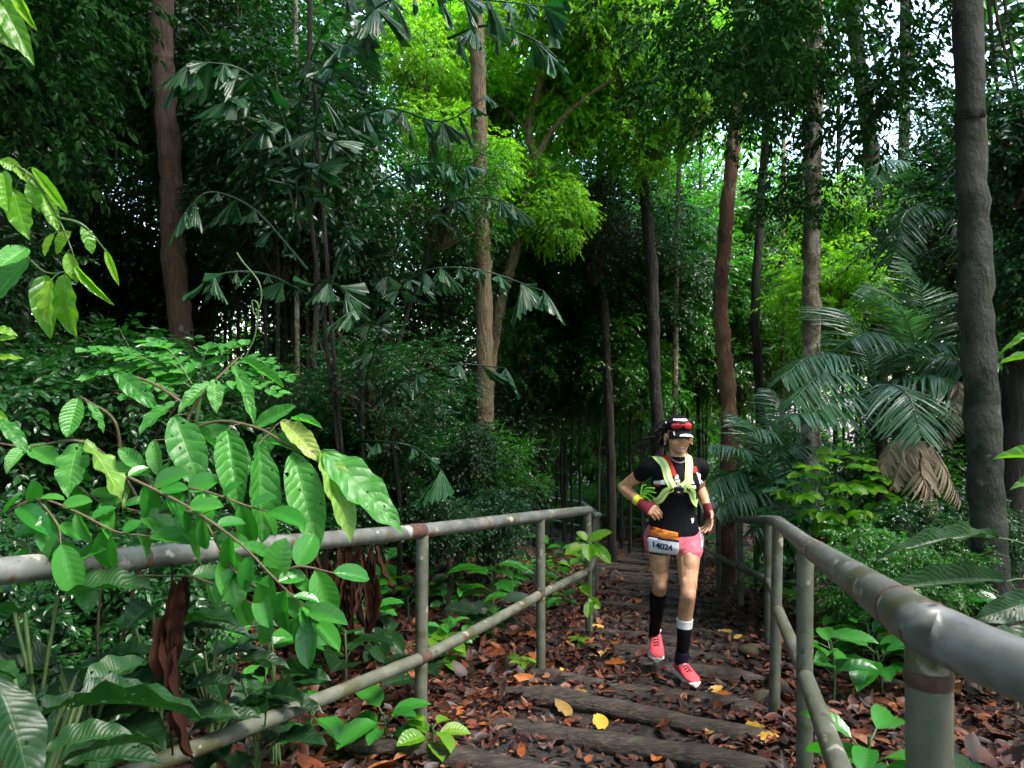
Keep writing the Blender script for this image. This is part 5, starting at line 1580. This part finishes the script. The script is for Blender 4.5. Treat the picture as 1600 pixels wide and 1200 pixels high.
# lime green branch at the left edge
e = plant('lime_branch', 'lime green leafy branch hanging at the left edge, lit through from above', 'branch', P(-120, 300, 2.3))
lv = [((22, 298, 2.2), (36, 365, 2.15), 38), ((5, 270, 2.2), (12, 330, 2.1), 34), ((80, 438, 2.2), (60, 500, 2.15), 32, {'rnd': .95}), ((102, 428, 2.25), (96, 516, 2.2), 42), ((112, 362, 2.2), (84, 396, 2.2), 24, {'rnd': 1}),
      ((128, 352, 2.2), (148, 392, 2.2), 21), ((70, 430, 2.3), (74, 524, 2.25), 38, {'rnd': 0}), ((118, 415, 2.2), (172, 476, 2.2), 13), ((50, 262, 2.2), (106, 334, 2.2), 16), ((62, 300, 2.25), (88, 345, 2.2), 24),
      ((45, 285, 2.2), (62, 330, 2.2), 22), ((165, 392, 2.3), (186, 446, 2.25), 11), ((20, 262, 2.2), (58, 285, 2.2), 18), ((105, 395, 2.2), (120, 440, 2.2), 22, {'rnd': .7}), ((0, 250, 2.2), (30, 262, 2.2), 20), ((85, 365, 2.2), (70, 400, 2.2), 18, {'rnd': 1}),
      ((-10, 512, 2.1), (26, 520, 2.1), 16), ((-15, 535, 2.1), (25, 528, 2.1), 14), ((-15, 560, 2.1), (32, 554, 2.1), 13), ((-20, 640, 2), (12, 655, 2), 14)]
b1 = leafy(e, 'leaves', M['lime'], lv, HLd, face=(.1, -.75, .5))
dk = [((48, 402, 2.3), (-25, 474, 2.25), 58, {'rnd': .2}), ((42, 388, 2.2), (0, 415, 2.1), 34, {'rnd': .9})]
b2 = leafy(e, 'shaded_leaves', M['hero'], dk, HL, face=(0, -.6, .8))
twigs(e, [[(-120, 300, 2.3), (-20, 258, 2.25), (40, 268, 2.2), (90, 340, 2.2), (112, 390, 2.2)], [(90, 340, 2.2), (130, 352, 2.2), (165, 392, 2.25)], [(-60, 420, 2.25), (20, 392, 2.25), (70, 425, 2.25), (104, 425, 2.25)], [(-60, 500, 2.1), (-15, 530, 2.1), (-20, 640, 2.)]], .005, 'stem', b1 + b2)

# leaves in the upper left corner, very near
e = plant('corner_branch', 'yellow tipped leaves hanging into the upper left corner', 'branch', P(-40, -60, 1.5))
b1 = leafy(e, 'leaves', M['lime'], [((20, -25, 1.45), (56, 46, 1.4), 18, {'rnd': 1}), ((-10, -20, 1.5), (38, 72, 1.45), 34, {'rnd': .1}), ((-25, 20, 1.5), (22, 74, 1.5), 30, {'rnd': 0}), ((0, -30, 1.5), (30, 30, 1.5), 22, {'rnd': .2})], HLd, face=(0, -.9, .4))
twigs(e, [[(-90, -70, 1.5), (-20, -40, 1.5), (30, -40, 1.5)]], .005, 'stem', b1)

# pinnate leaves standing behind the big leaves
e = plant('pinnate_shrub', 'feathery shrub with rows of small oval leaflets behind the big quilted leaves', 'shrub', (P(280, 700, 3.0)[0], 3.0, gz1(P(280, 700, 3.)[0], 3.)))
mb = MB(); tw_ = MB()
for a, b in (((300, 606, 3), (138, 548, 2.9)), ((290, 600, 3), (142, 588, 2.9)), ((300, 600, 3), (232, 536, 3)), ((340, 600, 3), (420, 566, 3)), ((330, 612, 3), (436, 616, 2.9)), ((310, 600, 3.05), (330, 545, 3.1)), ((280, 620, 2.9), (200, 620, 2.8)), ((350, 605, 3), (450, 590, 3)), ((310, 600, 3.1), (200, 560, 3.1)), ((320, 600, 3.1), (380, 540, 3.1))):
    A_, B_ = P(*a), P(*b); n = int(np.linalg.norm(np.array(a[:2]) - np.array(b[:2])) / 13)
    pth = smooth_path([A_, (A_ + B_) / 2 + [0, 0, .05], B_], 8)
    tube(tw_, pth, .003, 5)
    for k in range(n):
        t = (k + 1) / n; c = np.array([np.interp(t, np.linspace(0, 1, len(pth)), pth[:, i]) for i in range(3)])
        ax_ = unit(B_ - A_); sd_ = unit(np.cross(ax_, [0, -.35, 1.]))
        for s in (-1, 1):
            stamp(mb, OV, [c], [ax_ * .55 + sd_ * s + rng.normal(size=3) * .1], [np.array([0, -.35, 1]) + rng.normal(size=3) * .15], [rng.uniform(.055, .085) * (1.1 - .4 * t)], None, [.9])
mb.build('leaflets', M['hero'], e, True)
tube(tw_, smooth_path([P(290, 900, 3.1), P(300, 720, 3.05), P(315, 603, 3.02)], 5), .008, 8)
tw_.build('branch', M['stem'], e, True)


# large dark ginger-like leaves below the left rail
def rosette(name, label, px_, py_, d, n, L0, L1, mat, wide, spread=1., up=.7, cat='plant', group=None, tpl=HLd, root=None):
    c = P(px_, py_, d) if root is None else np.array(root, float)
    gb = gz1(c[0], c[1])
    e = empty(name, (c[0], c[1], gb), label, cat, group)
    mb, st = MB(), MB()
    for k in range(n):
        a = 2.4 * k + rng.normal() * .3; l = rng.uniform(L0, L1)
        dr = np.array([math.cos(a) * spread, math.sin(a) * spread, rng.uniform(up * .2, up)])
        hgt = max(.03, c[2] - gb) * rng.uniform(.35, 1.05)
        b = np.array([c[0], c[1], gb + hgt]) + unit(dr) * rng.uniform(.03, .12) * L1 / .3
        stamp(mb, tpl, [b], [dr], [np.array([0, 0, 1.]) + rng.normal(size=3) * .25 - dr * .2], [l], None, [wide * rng.uniform(.8, 1.15)])
        tube(st, smooth_path([(c[0] + rng.normal() * .02, c[1] + rng.normal() * .02, gb - .05), (c[0], c[1], gb + hgt * .6), b], 4), .004 + .004 * L1, 6)
    mb.build('leaves', M[mat], e, True); st.build('stem', M['stem'], e, True)
    return e


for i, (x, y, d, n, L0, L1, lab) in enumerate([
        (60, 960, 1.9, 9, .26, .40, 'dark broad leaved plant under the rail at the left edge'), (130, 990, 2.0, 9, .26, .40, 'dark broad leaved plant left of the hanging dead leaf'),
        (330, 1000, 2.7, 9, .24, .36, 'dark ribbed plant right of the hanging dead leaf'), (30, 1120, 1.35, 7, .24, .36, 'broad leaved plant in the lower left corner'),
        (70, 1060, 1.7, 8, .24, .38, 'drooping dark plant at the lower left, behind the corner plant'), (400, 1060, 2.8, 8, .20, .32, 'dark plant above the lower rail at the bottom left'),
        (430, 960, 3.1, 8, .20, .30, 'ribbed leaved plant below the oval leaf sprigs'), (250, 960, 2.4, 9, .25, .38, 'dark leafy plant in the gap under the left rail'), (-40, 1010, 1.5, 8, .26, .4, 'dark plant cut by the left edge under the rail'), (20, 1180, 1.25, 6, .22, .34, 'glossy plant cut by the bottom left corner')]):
    rosette('ginger_plant', lab, x, y, d, int(n * 1.8), L0 * .55, L1 * .68, 'lowshade', .52, 1., .4)
e = plant('corner_leaf', 'half withered green and tan leaf in the bottom left corner', 'leaf', P(0, 1200, 1.0))
leafy(e, 'blade', M['lowshade'], [((-10, 1060, 1.05), (70, 1215, 1.0), 80, {'rnd': .3})], HL)
leafy(e, 'withered_edge', M['dead'], [((-15, 1110, 1.03), (18, 1230, .99), 40, {'rnd': .8})], HL)

# dead leaf hanging under the rail
e = plant('hanging_dead_leaf', 'dark brown shrivelled leaf hanging below the left rail', 'dead leaf', P(275, 905, 1.95))
mb = MB()
SHR = [leaf_tpl(7, 22, .08, fo, dr, wv, .6, .6) for fo, dr, wv in ((1.3, .1, .25), (.9, -.15, .3), (1.6, .2, .2))]
for k, (x0, y0, y1, w_) in enumerate([(268, 905, 1080, 30), (280, 905, 1010, 24), (258, 960, 1150, 26), (276, 1010, 1190, 26), (290, 900, 960, 18)]):
    B_ = P(x0, y0, 1.95 + rng.normal() * .02); T_ = P(x0 + rng.normal() * 10, y1, 1.95 + rng.normal() * .04); l = np.linalg.norm(T_ - B_)
    stamp(mb, SHR[k % 3], [B_], [T_ - B_], [(rng.normal() * .7, -1, .2)], [l], None, [w_ * 1.95 / F / l / .16])
tube(mb, smooth_path([P(268, 880, 1.97), P(270, 960, 1.95), P(264, 1080, 1.95), P(270, 1180, 1.95)], 5), .003, 6)
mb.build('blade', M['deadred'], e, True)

# withered brown strips below the oval leaves
e = plant('withered_fern', 'withered red brown fern drooping behind the left handrail', 'fern', (P(500, 900, 4.6)[0], 4.6, gz1(P(500, 900, 4.6)[0], 4.6)))
mb = MB()
for k in range(80):
    x0 = rng.uniform(425, 590); y0 = rng.uniform(840, 915); l = rng.uniform(50, 130); d_ = rng.uniform(4.3, 4.9)
    B_ = P(x0, y0, d_); T_ = P(x0 + rng.normal() * 14, y0 + l, d_ + rng.normal() * .1); L_ = np.linalg.norm(T_ - B_)
    stamp(mb, SHR[k % 3], [B_], [T_ - B_], [(rng.normal(), -1, .2)], [L_], None, [rng.uniform(.02, .045) / L_ / .16])
for k in range(9):
    x0 = rng.uniform(430, 580)
    tube(mb, smooth_path([P(500 + .3 * (x0 - 500), 1010, 4.6), P(x0, 930, 4.6), P(x0 + 10, 860, 4.6), P(x0 + 35, 850, 4.5)], 5), .005, 5)
mb.build('fronds', M['deadred'], e, True)

# seedlings beside the path
def seed_mesh(n, L0, L1, h, mat, wide, s):
    mb, st = MB(), MB()
    for k in range(n):
        a = 2.4 * k + rng.normal() * .4; l = rng.uniform(L0, L1); z = h * (.45 + .6 * (k + 1) / n)
        dr = np.array([math.cos(a), math.sin(a), rng.uniform(-.05, .45)])
        b = np.array([0, 0, z]) + dr * .03
        stamp(mb, leaf_tpl(5, 9, .5, .28, .22, .03, .7, .75), [b], [dr], [np.array([0, 0, 1.]) + rng.normal(size=3) * .25], [l], None, [wide])
        tube(st, [(0, 0, z - .015), b], .002, 5)
    tube(st, smooth_path([(0, 0, -.05), (.01, .006, h * .5), (0, 0, h * 1.05)], 4), .0035, 6)
    return mb.mesh('seedling_leaves', M[mat], True), st.mesh('seedling_stem', M['stem'], True)


SD = [seed_mesh(7, .10, .17, .16, 'glossy', .62, 0), seed_mesh(9, .08, .14, .20, 'glossy', .55, 1), seed_mesh(6, .14, .22, .22, 'lowshade', .6, 2), seed_mesh(8, .07, .12, .12, 'lime', .62, 3), seed_mesh(6, .12, .18, .28, 'glossy', .55, 4)]


def seedling(kind, x, y, s, label, group=None):
    z = gz1(x, y)
    e = empty('seedling', (x, y, z), label, 'seedling', group)
    e.rotation_euler = (rng.normal() * .12, rng.normal() * .12, rng.uniform(0, 6.28)); e.scale = (s,) * 3
    put('leaves', SD[kind][0], e); put('stem', SD[kind][1], e)
    return e


for kind, px_, py_, s, lab in [(3, 670, 1165, 1.25, 'bright seedling at the foot of the nearest left handrail post'), (0, 600, 1150, 1.2, 'leafy seedling below the lower left rail'), (3, 545, 1120, 1.1, 'light green seedling under the lower left rail'), (0, 480, 1170, 1.2, 'seedling at the bottom edge under the lower rail'),
                               (1, 760, 990, 1.2, 'seedling with pale underside leaves behind the second left post'), (2, 640, 960, 1.0, 'seedling with broad leaves left of the nearest left post'), (4, 790, 930, 1.3, 'upright seedling with long leaves behind the left handrail'), (0, 720, 1010, .9, 'small seedling right of the nearest left post'),
                               (2, 590, 1040, 1.0, 'seedling with a long bright leaf above the lower rail'), (1, 500, 1040, 1.0, 'small seedling above the lower rail among dead leaves'), (3, 815, 1040, .8, 'tiny seedling left of the second left post'), (0, 690, 940, .9, 'seedling half hidden behind the nearest left post'),
                               (0, 1335, 1030, 1.59, 'seedling cluster in front, right of the right handrail'), (3, 1375, 1010, 1.3, 'bright small seedling beside the right handrail'), (1, 1300, 1090, 1.74, 'seedling close to the right handrail post'), (2, 1500, 1120, 1.0, 'dark seedling under the near right rail'), (0, 1440, 1000, 1.45, 'seedling in the litter below the long right leaf'), (1, 1350, 1150, 1.74, 'leafy seedling at the bottom right, between the posts'),
                               (3, 905, 1000, .7, 'tiny seedling by the yellow husk'), (0, 880, 940, 1.0, 'seedling left of the corner post')]:
    q = on_ground(px_, py_ + 14) if py_ < 1120 else None
    if q is None:
        d_ = 3.3 if px_ < 800 else 2.4
        q = P(px_, py_, d_)
    seedling(kind, q[0], q[1], s, lab)
for k in range(120):
    y = rng.uniform(4.0, 15); side = -1 if k % 2 else 1
    x = Xc(y) + side * (HW(y) + .35 + abs(rng.normal()) * 1.1)
    seedling(int(rng.integers(0, 5)), x, y, rng.uniform(.8, 1.9), 'small green seedling growing in the leaf litter on the left of the trail' if side < 0 else 'small green seedling growing in the leaf litter on the right of the trail', 'seedlings on the left of the trail' if side < 0 else 'seedlings on the right of the trail')

# the bright young plant growing up the left corner post
q = P(925, 990, 5.95)
e = plant('climbing_seedling', 'bright green young plant with broad leaves in front of the left corner post', 'plant', (q[0], q[1], gz1(q[0], q[1])))
lv = [((918, 846, 5.95), (955, 829, 5.9), 17), ((918, 852, 5.95), (882, 864, 5.9), 21), ((920, 850, 5.9), (921, 874, 5.75), 22), ((922, 852, 5.95), (956, 878, 5.9), 21), ((916, 845, 5.95), (902, 829, 6), 17), ((922, 846, 5.95), (942, 835, 6), 14), ((924, 856, 5.9), (938, 868, 5.8), 13),
      ((920, 930, 5.95), (906, 916, 5.9), 13), ((920, 934, 5.95), (938, 950, 5.9), 15), ((921, 940, 5.9), (918, 964, 5.8), 16), ((919, 926, 5.95), (916, 912, 5.9), 12), ((921, 942, 5.95), (934, 936, 5.9), 11)]
b1 = leafy(e, 'leaves', M['lime'], lv, OV, face=(0, -.7, .7))
twigs(e, [[(922, 995, 5.95), (921, 930, 5.95), (919, 850, 5.95)]], .006, 'stem', b1)

# long leaves at the right edge
e = plant('long_leaf_plant', 'plant with two long dark leaves reaching in from the right edge', 'plant', (P(1660, 1000, 2.7)[0], 2.7, gz1(P(1660, 1000, 2.7)[0], 2.7)))
b1 = leafy(e, 'leaves', M['lowshade'], [((1560, 840, 2.75), (1406, 823, 2.6), 30, {'rnd': 1, 'face': (0, -.55, .85)}), ((1572, 908, 2.65), (1388, 908, 2.5), 40, {'rnd': .7, 'face': (0, -.55, .85)}), ((1640, 930, 2.6), (1545, 960, 2.5), 44, {'rnd': .6}), ((1650, 1010, 2.5), (1540, 985, 2.4), 50, {'rnd': .5})], HL)
twigs(e, [[(1660, 1150, 2.7), (1640, 920, 2.7), (1600, 905, 2.68), (1572, 908, 2.65)], [(1660, 1150, 2.7), (1650, 880, 2.72), (1600, 850, 2.75), (1560, 840, 2.75)]], .006, 'stem', b1)
e = plant('lime_branch', 'few bright green leaf tips poking in at the right edge', 'branch', P(1680, 640, 2.5))
b1 = leafy(e, 'leaves', M['lime'], [((1640, 512, 2.5), (1572, 528, 2.45), 12, {'rnd': .2}), ((1640, 556, 2.5), (1564, 559, 2.45), 13, {'rnd': .2}), ((1650, 720, 2.5), (1562, 703, 2.45), 22, {'rnd': .2}), ((1655, 740, 2.5), (1588, 752, 2.45), 26, {'rnd': .1})], HL)
twigs(e, [[(1680, 800, 2.5), (1660, 640, 2.5), (1645, 520, 2.5)]], .005, 'stem', b1)

# leafy green shrub below the palms
for (x, y, d, n, s, lab) in [(1310, 790, 6.2, 42, .8, 'fresh green leafy shrub in front of the palms'), (1250, 820, 7.0, 34, .8, 'smaller fresh green shrub beside the right handrail, below the palms'), (1180, 770, 8.5, 30, .8, 'fresh green shrub right behind the runner\'s arm')]:
    c = P(x, y, d); gb = gz1(c[0], c[1])
    e = empty('leafy_shrub', (c[0], c[1], gb), lab, 'shrub')
    mb, st = MB(), MB()
    for k in range(n):
        v = in_ball(1, .4)[0] * [.55, .4, .42] * s; o_ = c + v + [0, 0, .1]
        dr = unit(v + [0, -.1, .05]); m_ = int(rng.integers(4, 7))
        for j in range(m_):
            a = 6.28 * j / m_ + rng.random(); t_ = unit(np.array([math.cos(a), math.sin(a), -.15]) + dr * .5)
            stamp(mb, leaf_tpl(3, 6, .5, .25, .25, .0, .7, .8), [o_], [t_], [np.array([0, -.2, 1.]) + rng.normal(size=3) * .3], [rng.uniform(.10, .17)], None, [.62])
        if k % 3 == 0: tube(st, smooth_path([(c[0], c[1], gb - .05), (c + [0, 0, -.2] + v * .3), o_], 4), .005, 5)
    mb.build('leaves', M['lime'] if 'in front' in lab else M['glossy'], e, True); st.build('stem', M['stem'], e, True)

# curly tendril
e = tag(None or bpy.data.objects.new('tendril', None), 'thin green climbing tendril curling left of the fishtail palm', 'vine'); COL.objects.link(e); e.location = [float(v) for v in P(400, 560, 3.)]
mb = MB(); tube(mb, smooth_path([P(372, 590, 3), P(385, 555, 3), P(398, 525, 3), P(404, 480, 3), P(394, 470, 3), P(398, 492, 3), P(408, 470, 3), P(404, 440, 3), P(380, 410, 3.05), P(370, 395, 3.05)], 6), .0035, 6)
mb.build('stem', M['stem'], e, True)
# ------------------------------------------------------------------ fishtail palm
FT = [fishtail_tpl(s, w) for s, w in ((1, .40), (2, .34), (3, .46), (4, .30), (5, .38), (6, .44))]
root = np.array([P(560, 700, 6.2)[0], 6.2, 0]); root[2] = gz1(root[0], root[1])
fish = empty('fishtail_palm', root, 'fishtail palm with ragged wedge shaped dark leaflets in the left middle', 'palm')


def fish_frond(pts, n, L0, L1, hang=.9, two=True, dj=.2):
    p = smooth_path([P(*a) for a in pts], 8)
    mb = MB()
    tube(mb, p, np.linspace(.012, .004, len(p)), 8, .1)
    t = np.linspace(.08, 1, n)
    for k, u in enumerate(t):
        c = np.array([np.interp(u, np.linspace(0, 1, len(p)), p[:, i]) for i in range(3)])
        ax = unit(p[min(len(p) - 1, int(u * (len(p) - 1)) + 1)] - p[max(0, int(u * (len(p) - 1)) - 1)])
        sd = unit(np.cross(ax, [0, 0, 1.]))
        for s in ((-1, 1) if two else ((1,) if k % 2 else (-1,))):
            dr = ax * rng.uniform(.3, .9) + sd * s * rng.uniform(.3, .9) + np.array([0, 0, -hang * rng.uniform(.4, 1.3)])
            nm = np.array([.2, -.55, .75]) + rng.normal(size=3) * .6
            stamp(mb, FT[int(rng.integers(0, 6))], [c], [dr], [nm], [rng.uniform(L0 * .55, L1 * 1.0) * (1.15 if u > .95 else 1)], None, [rng.uniform(.75, 1.2)])
    mb.build('frond', M['fish'], fish, True)


FR = [([(480, 330, 6), (500, 160, 5.6), (560, 40, 5.2), (640, -10, 5.0), (760, 0, 4.9), (850, 10, 4.8)], 15, .22, .36), ([(470, 330, 6), (440, 180, 5.7), (380, 110, 5.4), (300, 95, 5.2)], 10, .20, .34), ([(470, 360, 6), (430, 230, 5.8), (400, 165, 5.5), (372, 150, 5.3)], 8, .20, .34),
      ([(480, 350, 6), (520, 220, 5.8), (600, 170, 5.5), (690, 190, 5.3), (760, 150, 5.2)], 12, .2, .32), ([(480, 460, 6), (420, 430, 5.6), (360, 425, 5.4), (320, 440, 5.2)], 8, .2, .3), ([(485, 460, 6), (500, 440, 5.8), (535, 450, 5.5), (555, 480, 5.4)], 8, .2, .32),
      ([(560, 640, 6.4), (600, 500, 6), (650, 430, 5.6), (740, 420, 5.4), (850, 455, 5.2)], 13, .17, .28), ([(560, 560, 6.4), (620, 400, 6.), (700, 320, 5.8), (760, 310, 5.6), (800, 320, 5.5)], 9, .16, .27), ([(560, 660, 6.4), (620, 600, 6), (700, 570, 5.7), (790, 575, 5.5)], 8, .15, .25),
      ([(560, 690, 6.4), (600, 690, 5.6), (650, 700, 5.4), (690, 735, 5.2)], 6, .15, .26), ([(500, 500, 6.2), (560, 330, 6.2), (640, 260, 6), (730, 260, 5.8)], 11, .2, .3), ([(480, 300, 6.2), (470, 150, 6), (500, 60, 5.8), (560, -40, 5.6)], 9, .22, .34),
      ([(700, 60, 5.4), (760, 40, 5.2), (830, 60, 5.), (870, 90, 5)], 7, .2, .32), ([(480, 420, 6.2), (400, 330, 6), (330, 300, 5.8), (290, 330, 5.6)], 8, .18, .3)]
for pts, n, a, b in FR: fish_frond(pts, n, a, b, two=n > 8)
mb = MB()
for x0, x1, tp in ((555, 480, 300), (570, 560, 560), (560, 490, 120)):
    g0 = P(x0, 760, 6.3); g0[2] = gz1(g0[0], g0[1]) - .1
    tube(mb, smooth_path([g0, P((x0 + x1) / 2, 600, 6.3), P(x1, tp, 6.1)], 6), .018, 8)
mb.build('stem', M['bark_dark'], fish, True)


# ------------------------------------------------------------------ feather palms on the right
def feather_frond(p, L0, mat, droop=.25, pairs=38, width=.020, rnd=None):
    """p: smooth rachis; leaflets both sides, hanging at their tips."""
    mb = MB()
    tl = leaf_tpl(3, 5, .02, .5, .30, .0, .35, .8)
    u = np.linspace(.12, 1, pairs)
    idx = u * (len(p) - 1)
    c = np.stack([np.interp(idx, range(len(p)), p[:, i]) for i in range(3)], -1)
    ax = unit(np.stack([np.interp(idx, range(len(p)), np.gradient(p[:, i])) for i in range(3)], -1))
    sd = unit(np.cross(ax, [0, 0, 1.]))
    L_ = L0 * (.35 + .9 * np.sin(np.pi * np.clip(u * .9 + .05, 0, 1)))
    for s in (-1, 1):
        dr = ax * .65 + sd * s * .85 + np.array([0, 0, -.12 - droop * .25]) + rng.normal(size=c.shape) * .07
        nm = np.cross(sd * s, ax) * s + rng.normal(size=c.shape) * .12
        nm = np.where(nm[:, 2:3] < 0, -nm, nm)
        stamp(mb, tl, c, dr, nm, L_ * rng.uniform(.85, 1.1, len(c)), rng.random(len(c)) if rnd is None else rnd, width / np.maximum(L_, .05) / .04)
    tube(mb, p, np.linspace(.010, .003, len(p)), 6, .2)
    return mb


def feather_palm(label, base, h, fronds, mat='palm', L0=.34, droop=.25):
    """base world xy; fronds: (px, py, d) mid and tip points from the crown."""
    x, y = base; gb = gz1(x, y)
    e = empty('feather_palm', (x, y, gb), label, 'palm')
    c = np.array([x, y, gb + h])
    mb = MB(); t = np.linspace(0, 1, 10)
    tube(mb, np.stack([x + .04 * np.sin(t * 2), y + 0 * t, gb - .1 + (h + .1) * t], -1), .045, 10, lump=.06); mb.build('trunk', M['bark_dark'], e, True)
    for fr in fronds:
        pts = [c] + [P(*q) for q in fr]
        feather_frond(smooth_path(pts, 10), L0 * rng.uniform(.85, 1.15), mat, droop).build('frond', M[mat], e, True)
    return e


b = P(1370, 690, 7.2)
feather_palm('palm with silvery arching fronds behind the right handrail', b[:2], (b[2] - gz1(b[0], b[1])) + .55, [
    [(1330, 560, 7), (1270, 555, 6.8), (1222, 590, 6.6)], [(1330, 590, 6.9), (1290, 580, 6.6), (1240, 625, 6.3)], [(1340, 610, 6.8), (1300, 620, 6.4), (1262, 655, 6.2)], [(1400, 560, 7.1), (1450, 535, 6.9), (1510, 545, 6.7)],
    [(1350, 540, 7.4), (1320, 490, 7.6), (1300, 480, 7.8)], [(1420, 590, 6.8), (1470, 590, 6.5), (1510, 640, 6.3)], [(1390, 600, 6.6), (1420, 620, 6.2), (1440, 680, 6)], [(1330, 640, 6.7), (1280, 640, 6.4), (1235, 650, 6.2)]], L0=.36)
b = P(1440, 600, 7.8)
feather_palm('taller palm with upright light green fronds behind the silvery palm', b[:2], (b[2] - gz1(b[0], b[1])) + .05, [
    [(1430, 540, 7.8), (1410, 490, 7.7), (1370, 460, 7.6)], [(1450, 540, 7.8), (1470, 480, 7.7), (1510, 460, 7.6)], [(1410, 550, 7.6), (1370, 520, 7.3), (1330, 530, 7.1)], [(1420, 530, 7.9), (1400, 460, 8), (1350, 450, 8.1)], [(1440, 530, 7.9), (1440, 460, 8), (1420, 410, 8.1)], [(1480, 560, 7.6), (1520, 540, 7.4), (1560, 570, 7.2)], [(1460, 560, 7.4), (1490, 560, 7), (1520, 600, 6.8)]], L0=.40, droop=.4)
b = P(1195, 790, 8.4)
feather_palm('low palm beside the right handrail, behind the runner\'s arm', b[:2], .45, [
    [(1180, 730, 8.3), (1150, 700, 8.1), (1110, 695, 8)], [(1170, 750, 8.2), (1130, 745, 8), (1090, 775, 7.8)], [(1200, 740, 8.2), (1230, 700, 8.0), (1290, 700, 7.8)], [(1210, 760, 8), (1250, 740, 7.7), (1290, 760, 7.5)], [(1190, 770, 8), (1160, 770, 7.7), (1120, 800, 7.5)], [(1200, 780, 7.9), (1220, 790, 7.6), (1180, 830, 7.3)], [(1195, 720, 8.5), (1180, 670, 8.6), (1150, 650, 8.7)]], L0=.34)
b = P(1230, 760, 9.2)
feather_palm('palm with fronds fanning out right of the crooked trunk', b[:2], .9, [
    [(1215, 690, 9), (1190, 670, 8.8), (1155, 668, 8.6)], [(1240, 690, 9), (1270, 680, 8.8), (1310, 700, 8.6)], [(1220, 720, 8.9), (1190, 720, 8.6), (1150, 740, 8.4)], [(1250, 720, 8.9), (1290, 730, 8.6), (1330, 760, 8.4)], [(1230, 680, 9.2), (1225, 640, 9.4), (1205, 610, 9.6)]], L0=.36)
b = P(1480, 330, 9)
feather_palm('palm high against the light at the upper right', b[:2], (b[2] - gz1(b[0], b[1])), [
    [(1430, 270, 8.8), (1390, 250, 8.6), (1360, 280, 8.4)], [(1500, 260, 8.8), (1530, 230, 8.6), (1560, 270, 8.4)], [(1440, 320, 8.6), (1410, 340, 8.4), (1400, 400, 8.2)], [(1500, 330, 8.6), (1520, 360, 8.4), (1530, 430, 8.2)]], L0=.36, droop=.6)
# dead fronds hanging in front of the palms
b = P(1440, 690, 6.4)
e = empty('dead_palm', (b[0], b[1], gz1(b[0], b[1])), 'dead palm with tan withered fronds left of the big grey trunk', 'palm')
for fr in ([(1440, 690, 6.3), (1400, 688, 6.2), (1376, 730, 6.1)], [(1450, 690, 6.3), (1470, 720, 6.2), (1500, 780, 6.1)], [(1445, 690, 6.3), (1440, 740, 6.1), (1470, 800, 6)], [(1480, 620, 6.4), (1500, 600, 6.3), (1480, 690, 6.2)], [(1450, 690, 6.3), (1420, 700, 6.1), (1395, 760, 6.0)]):
    feather_frond(smooth_path([P(*q) for q in fr], 10), rng.uniform(.12, .2), 'dead', 1.4, 22, .022).build('dead_frond', M['dead'], e, True)
mb = MB(); tube(mb, [(b[0], b[1], gz1(b[0], b[1]) - .1), (b[0] + .02, b[1], (b[2] + gz1(b[0], b[1])) / 2), tuple(b)], .04, 8); mb.build('trunk', M['bark_dark'], e, True)
# ------------------------------------------------------------------ camera, sky, sun
cam = bpy.data.cameras.new('camera')
cam.sensor_width = 36; cam.lens = 26; cam.clip_end = 500; cam.clip_start = .05
cam.dof.use_dof = True; cam.dof.focus_distance = 4.8; cam.dof.aperture_fstop = 26 / 2.2
co = bpy.data.objects.new('camera', cam); COL.objects.link(co)
co.rotation_euler = (math.radians(90), 0, 0)
if 0: pass
scene.camera = co

SUN_EL, SUN_DIR = math.radians(56), np.array([.68, -.36])      # light comes from the right, slightly behind the camera
w = bpy.data.worlds.new('World'); scene.world = w; w.use_nodes = True
nt = w.node_tree
for n in list(nt.nodes): nt.nodes.remove(n)
sky = nt.nodes.new('ShaderNodeTexSky'); sky.sky_type = 'NISHITA'; sky.sun_disc = False
sky.sun_elevation = SUN_EL; sky.sun_rotation = math.atan2(SUN_DIR[0], SUN_DIR[1])
sky.air_density = 1.2; sky.dust_density = 2.5; sky.ozone_density = 1.0
bg = nt.nodes.new('ShaderNodeBackground'); bg.inputs[1].default_value = .10
o_ = nt.nodes.new('ShaderNodeOutputWorld')
nt.links.new(sky.outputs[0], bg.inputs[0]); nt.links.new(bg.outputs[0], o_.inputs[0])
sl = bpy.data.lights.new('sun', 'SUN'); sl.energy = 1.25; sl.angle = math.radians(26); sl.color = (1, .96, .90)
so = bpy.data.objects.new('sun', sl); COL.objects.link(so)
dirv = Vector((SUN_DIR[0], SUN_DIR[1], 0)).normalized() * math.cos(SUN_EL) + Vector((0, 0, math.sin(SUN_EL)))
so.rotation_euler = dirv.to_track_quat('Z', 'Y').to_euler()
so.location = dirv * 40

scene.view_settings.view_transform = 'Standard'
scene.view_settings.look = 'None'
scene.view_settings.exposure = 3.65
scene.view_settings.gamma = 1.0
cy = scene.cycles
cy.max_bounces = 6; cy.diffuse_bounces = 4; cy.glossy_bounces = 2; cy.transmission_bounces = 4; cy.transparent_max_bounces = 4
cy.use_denoising = True
try: cy.denoiser = 'OPENIMAGEDENOISE'
except Exception: pass
cy.sample_clamp_indirect = 8
cy.caustics_reflective = False; cy.caustics_refractive = False
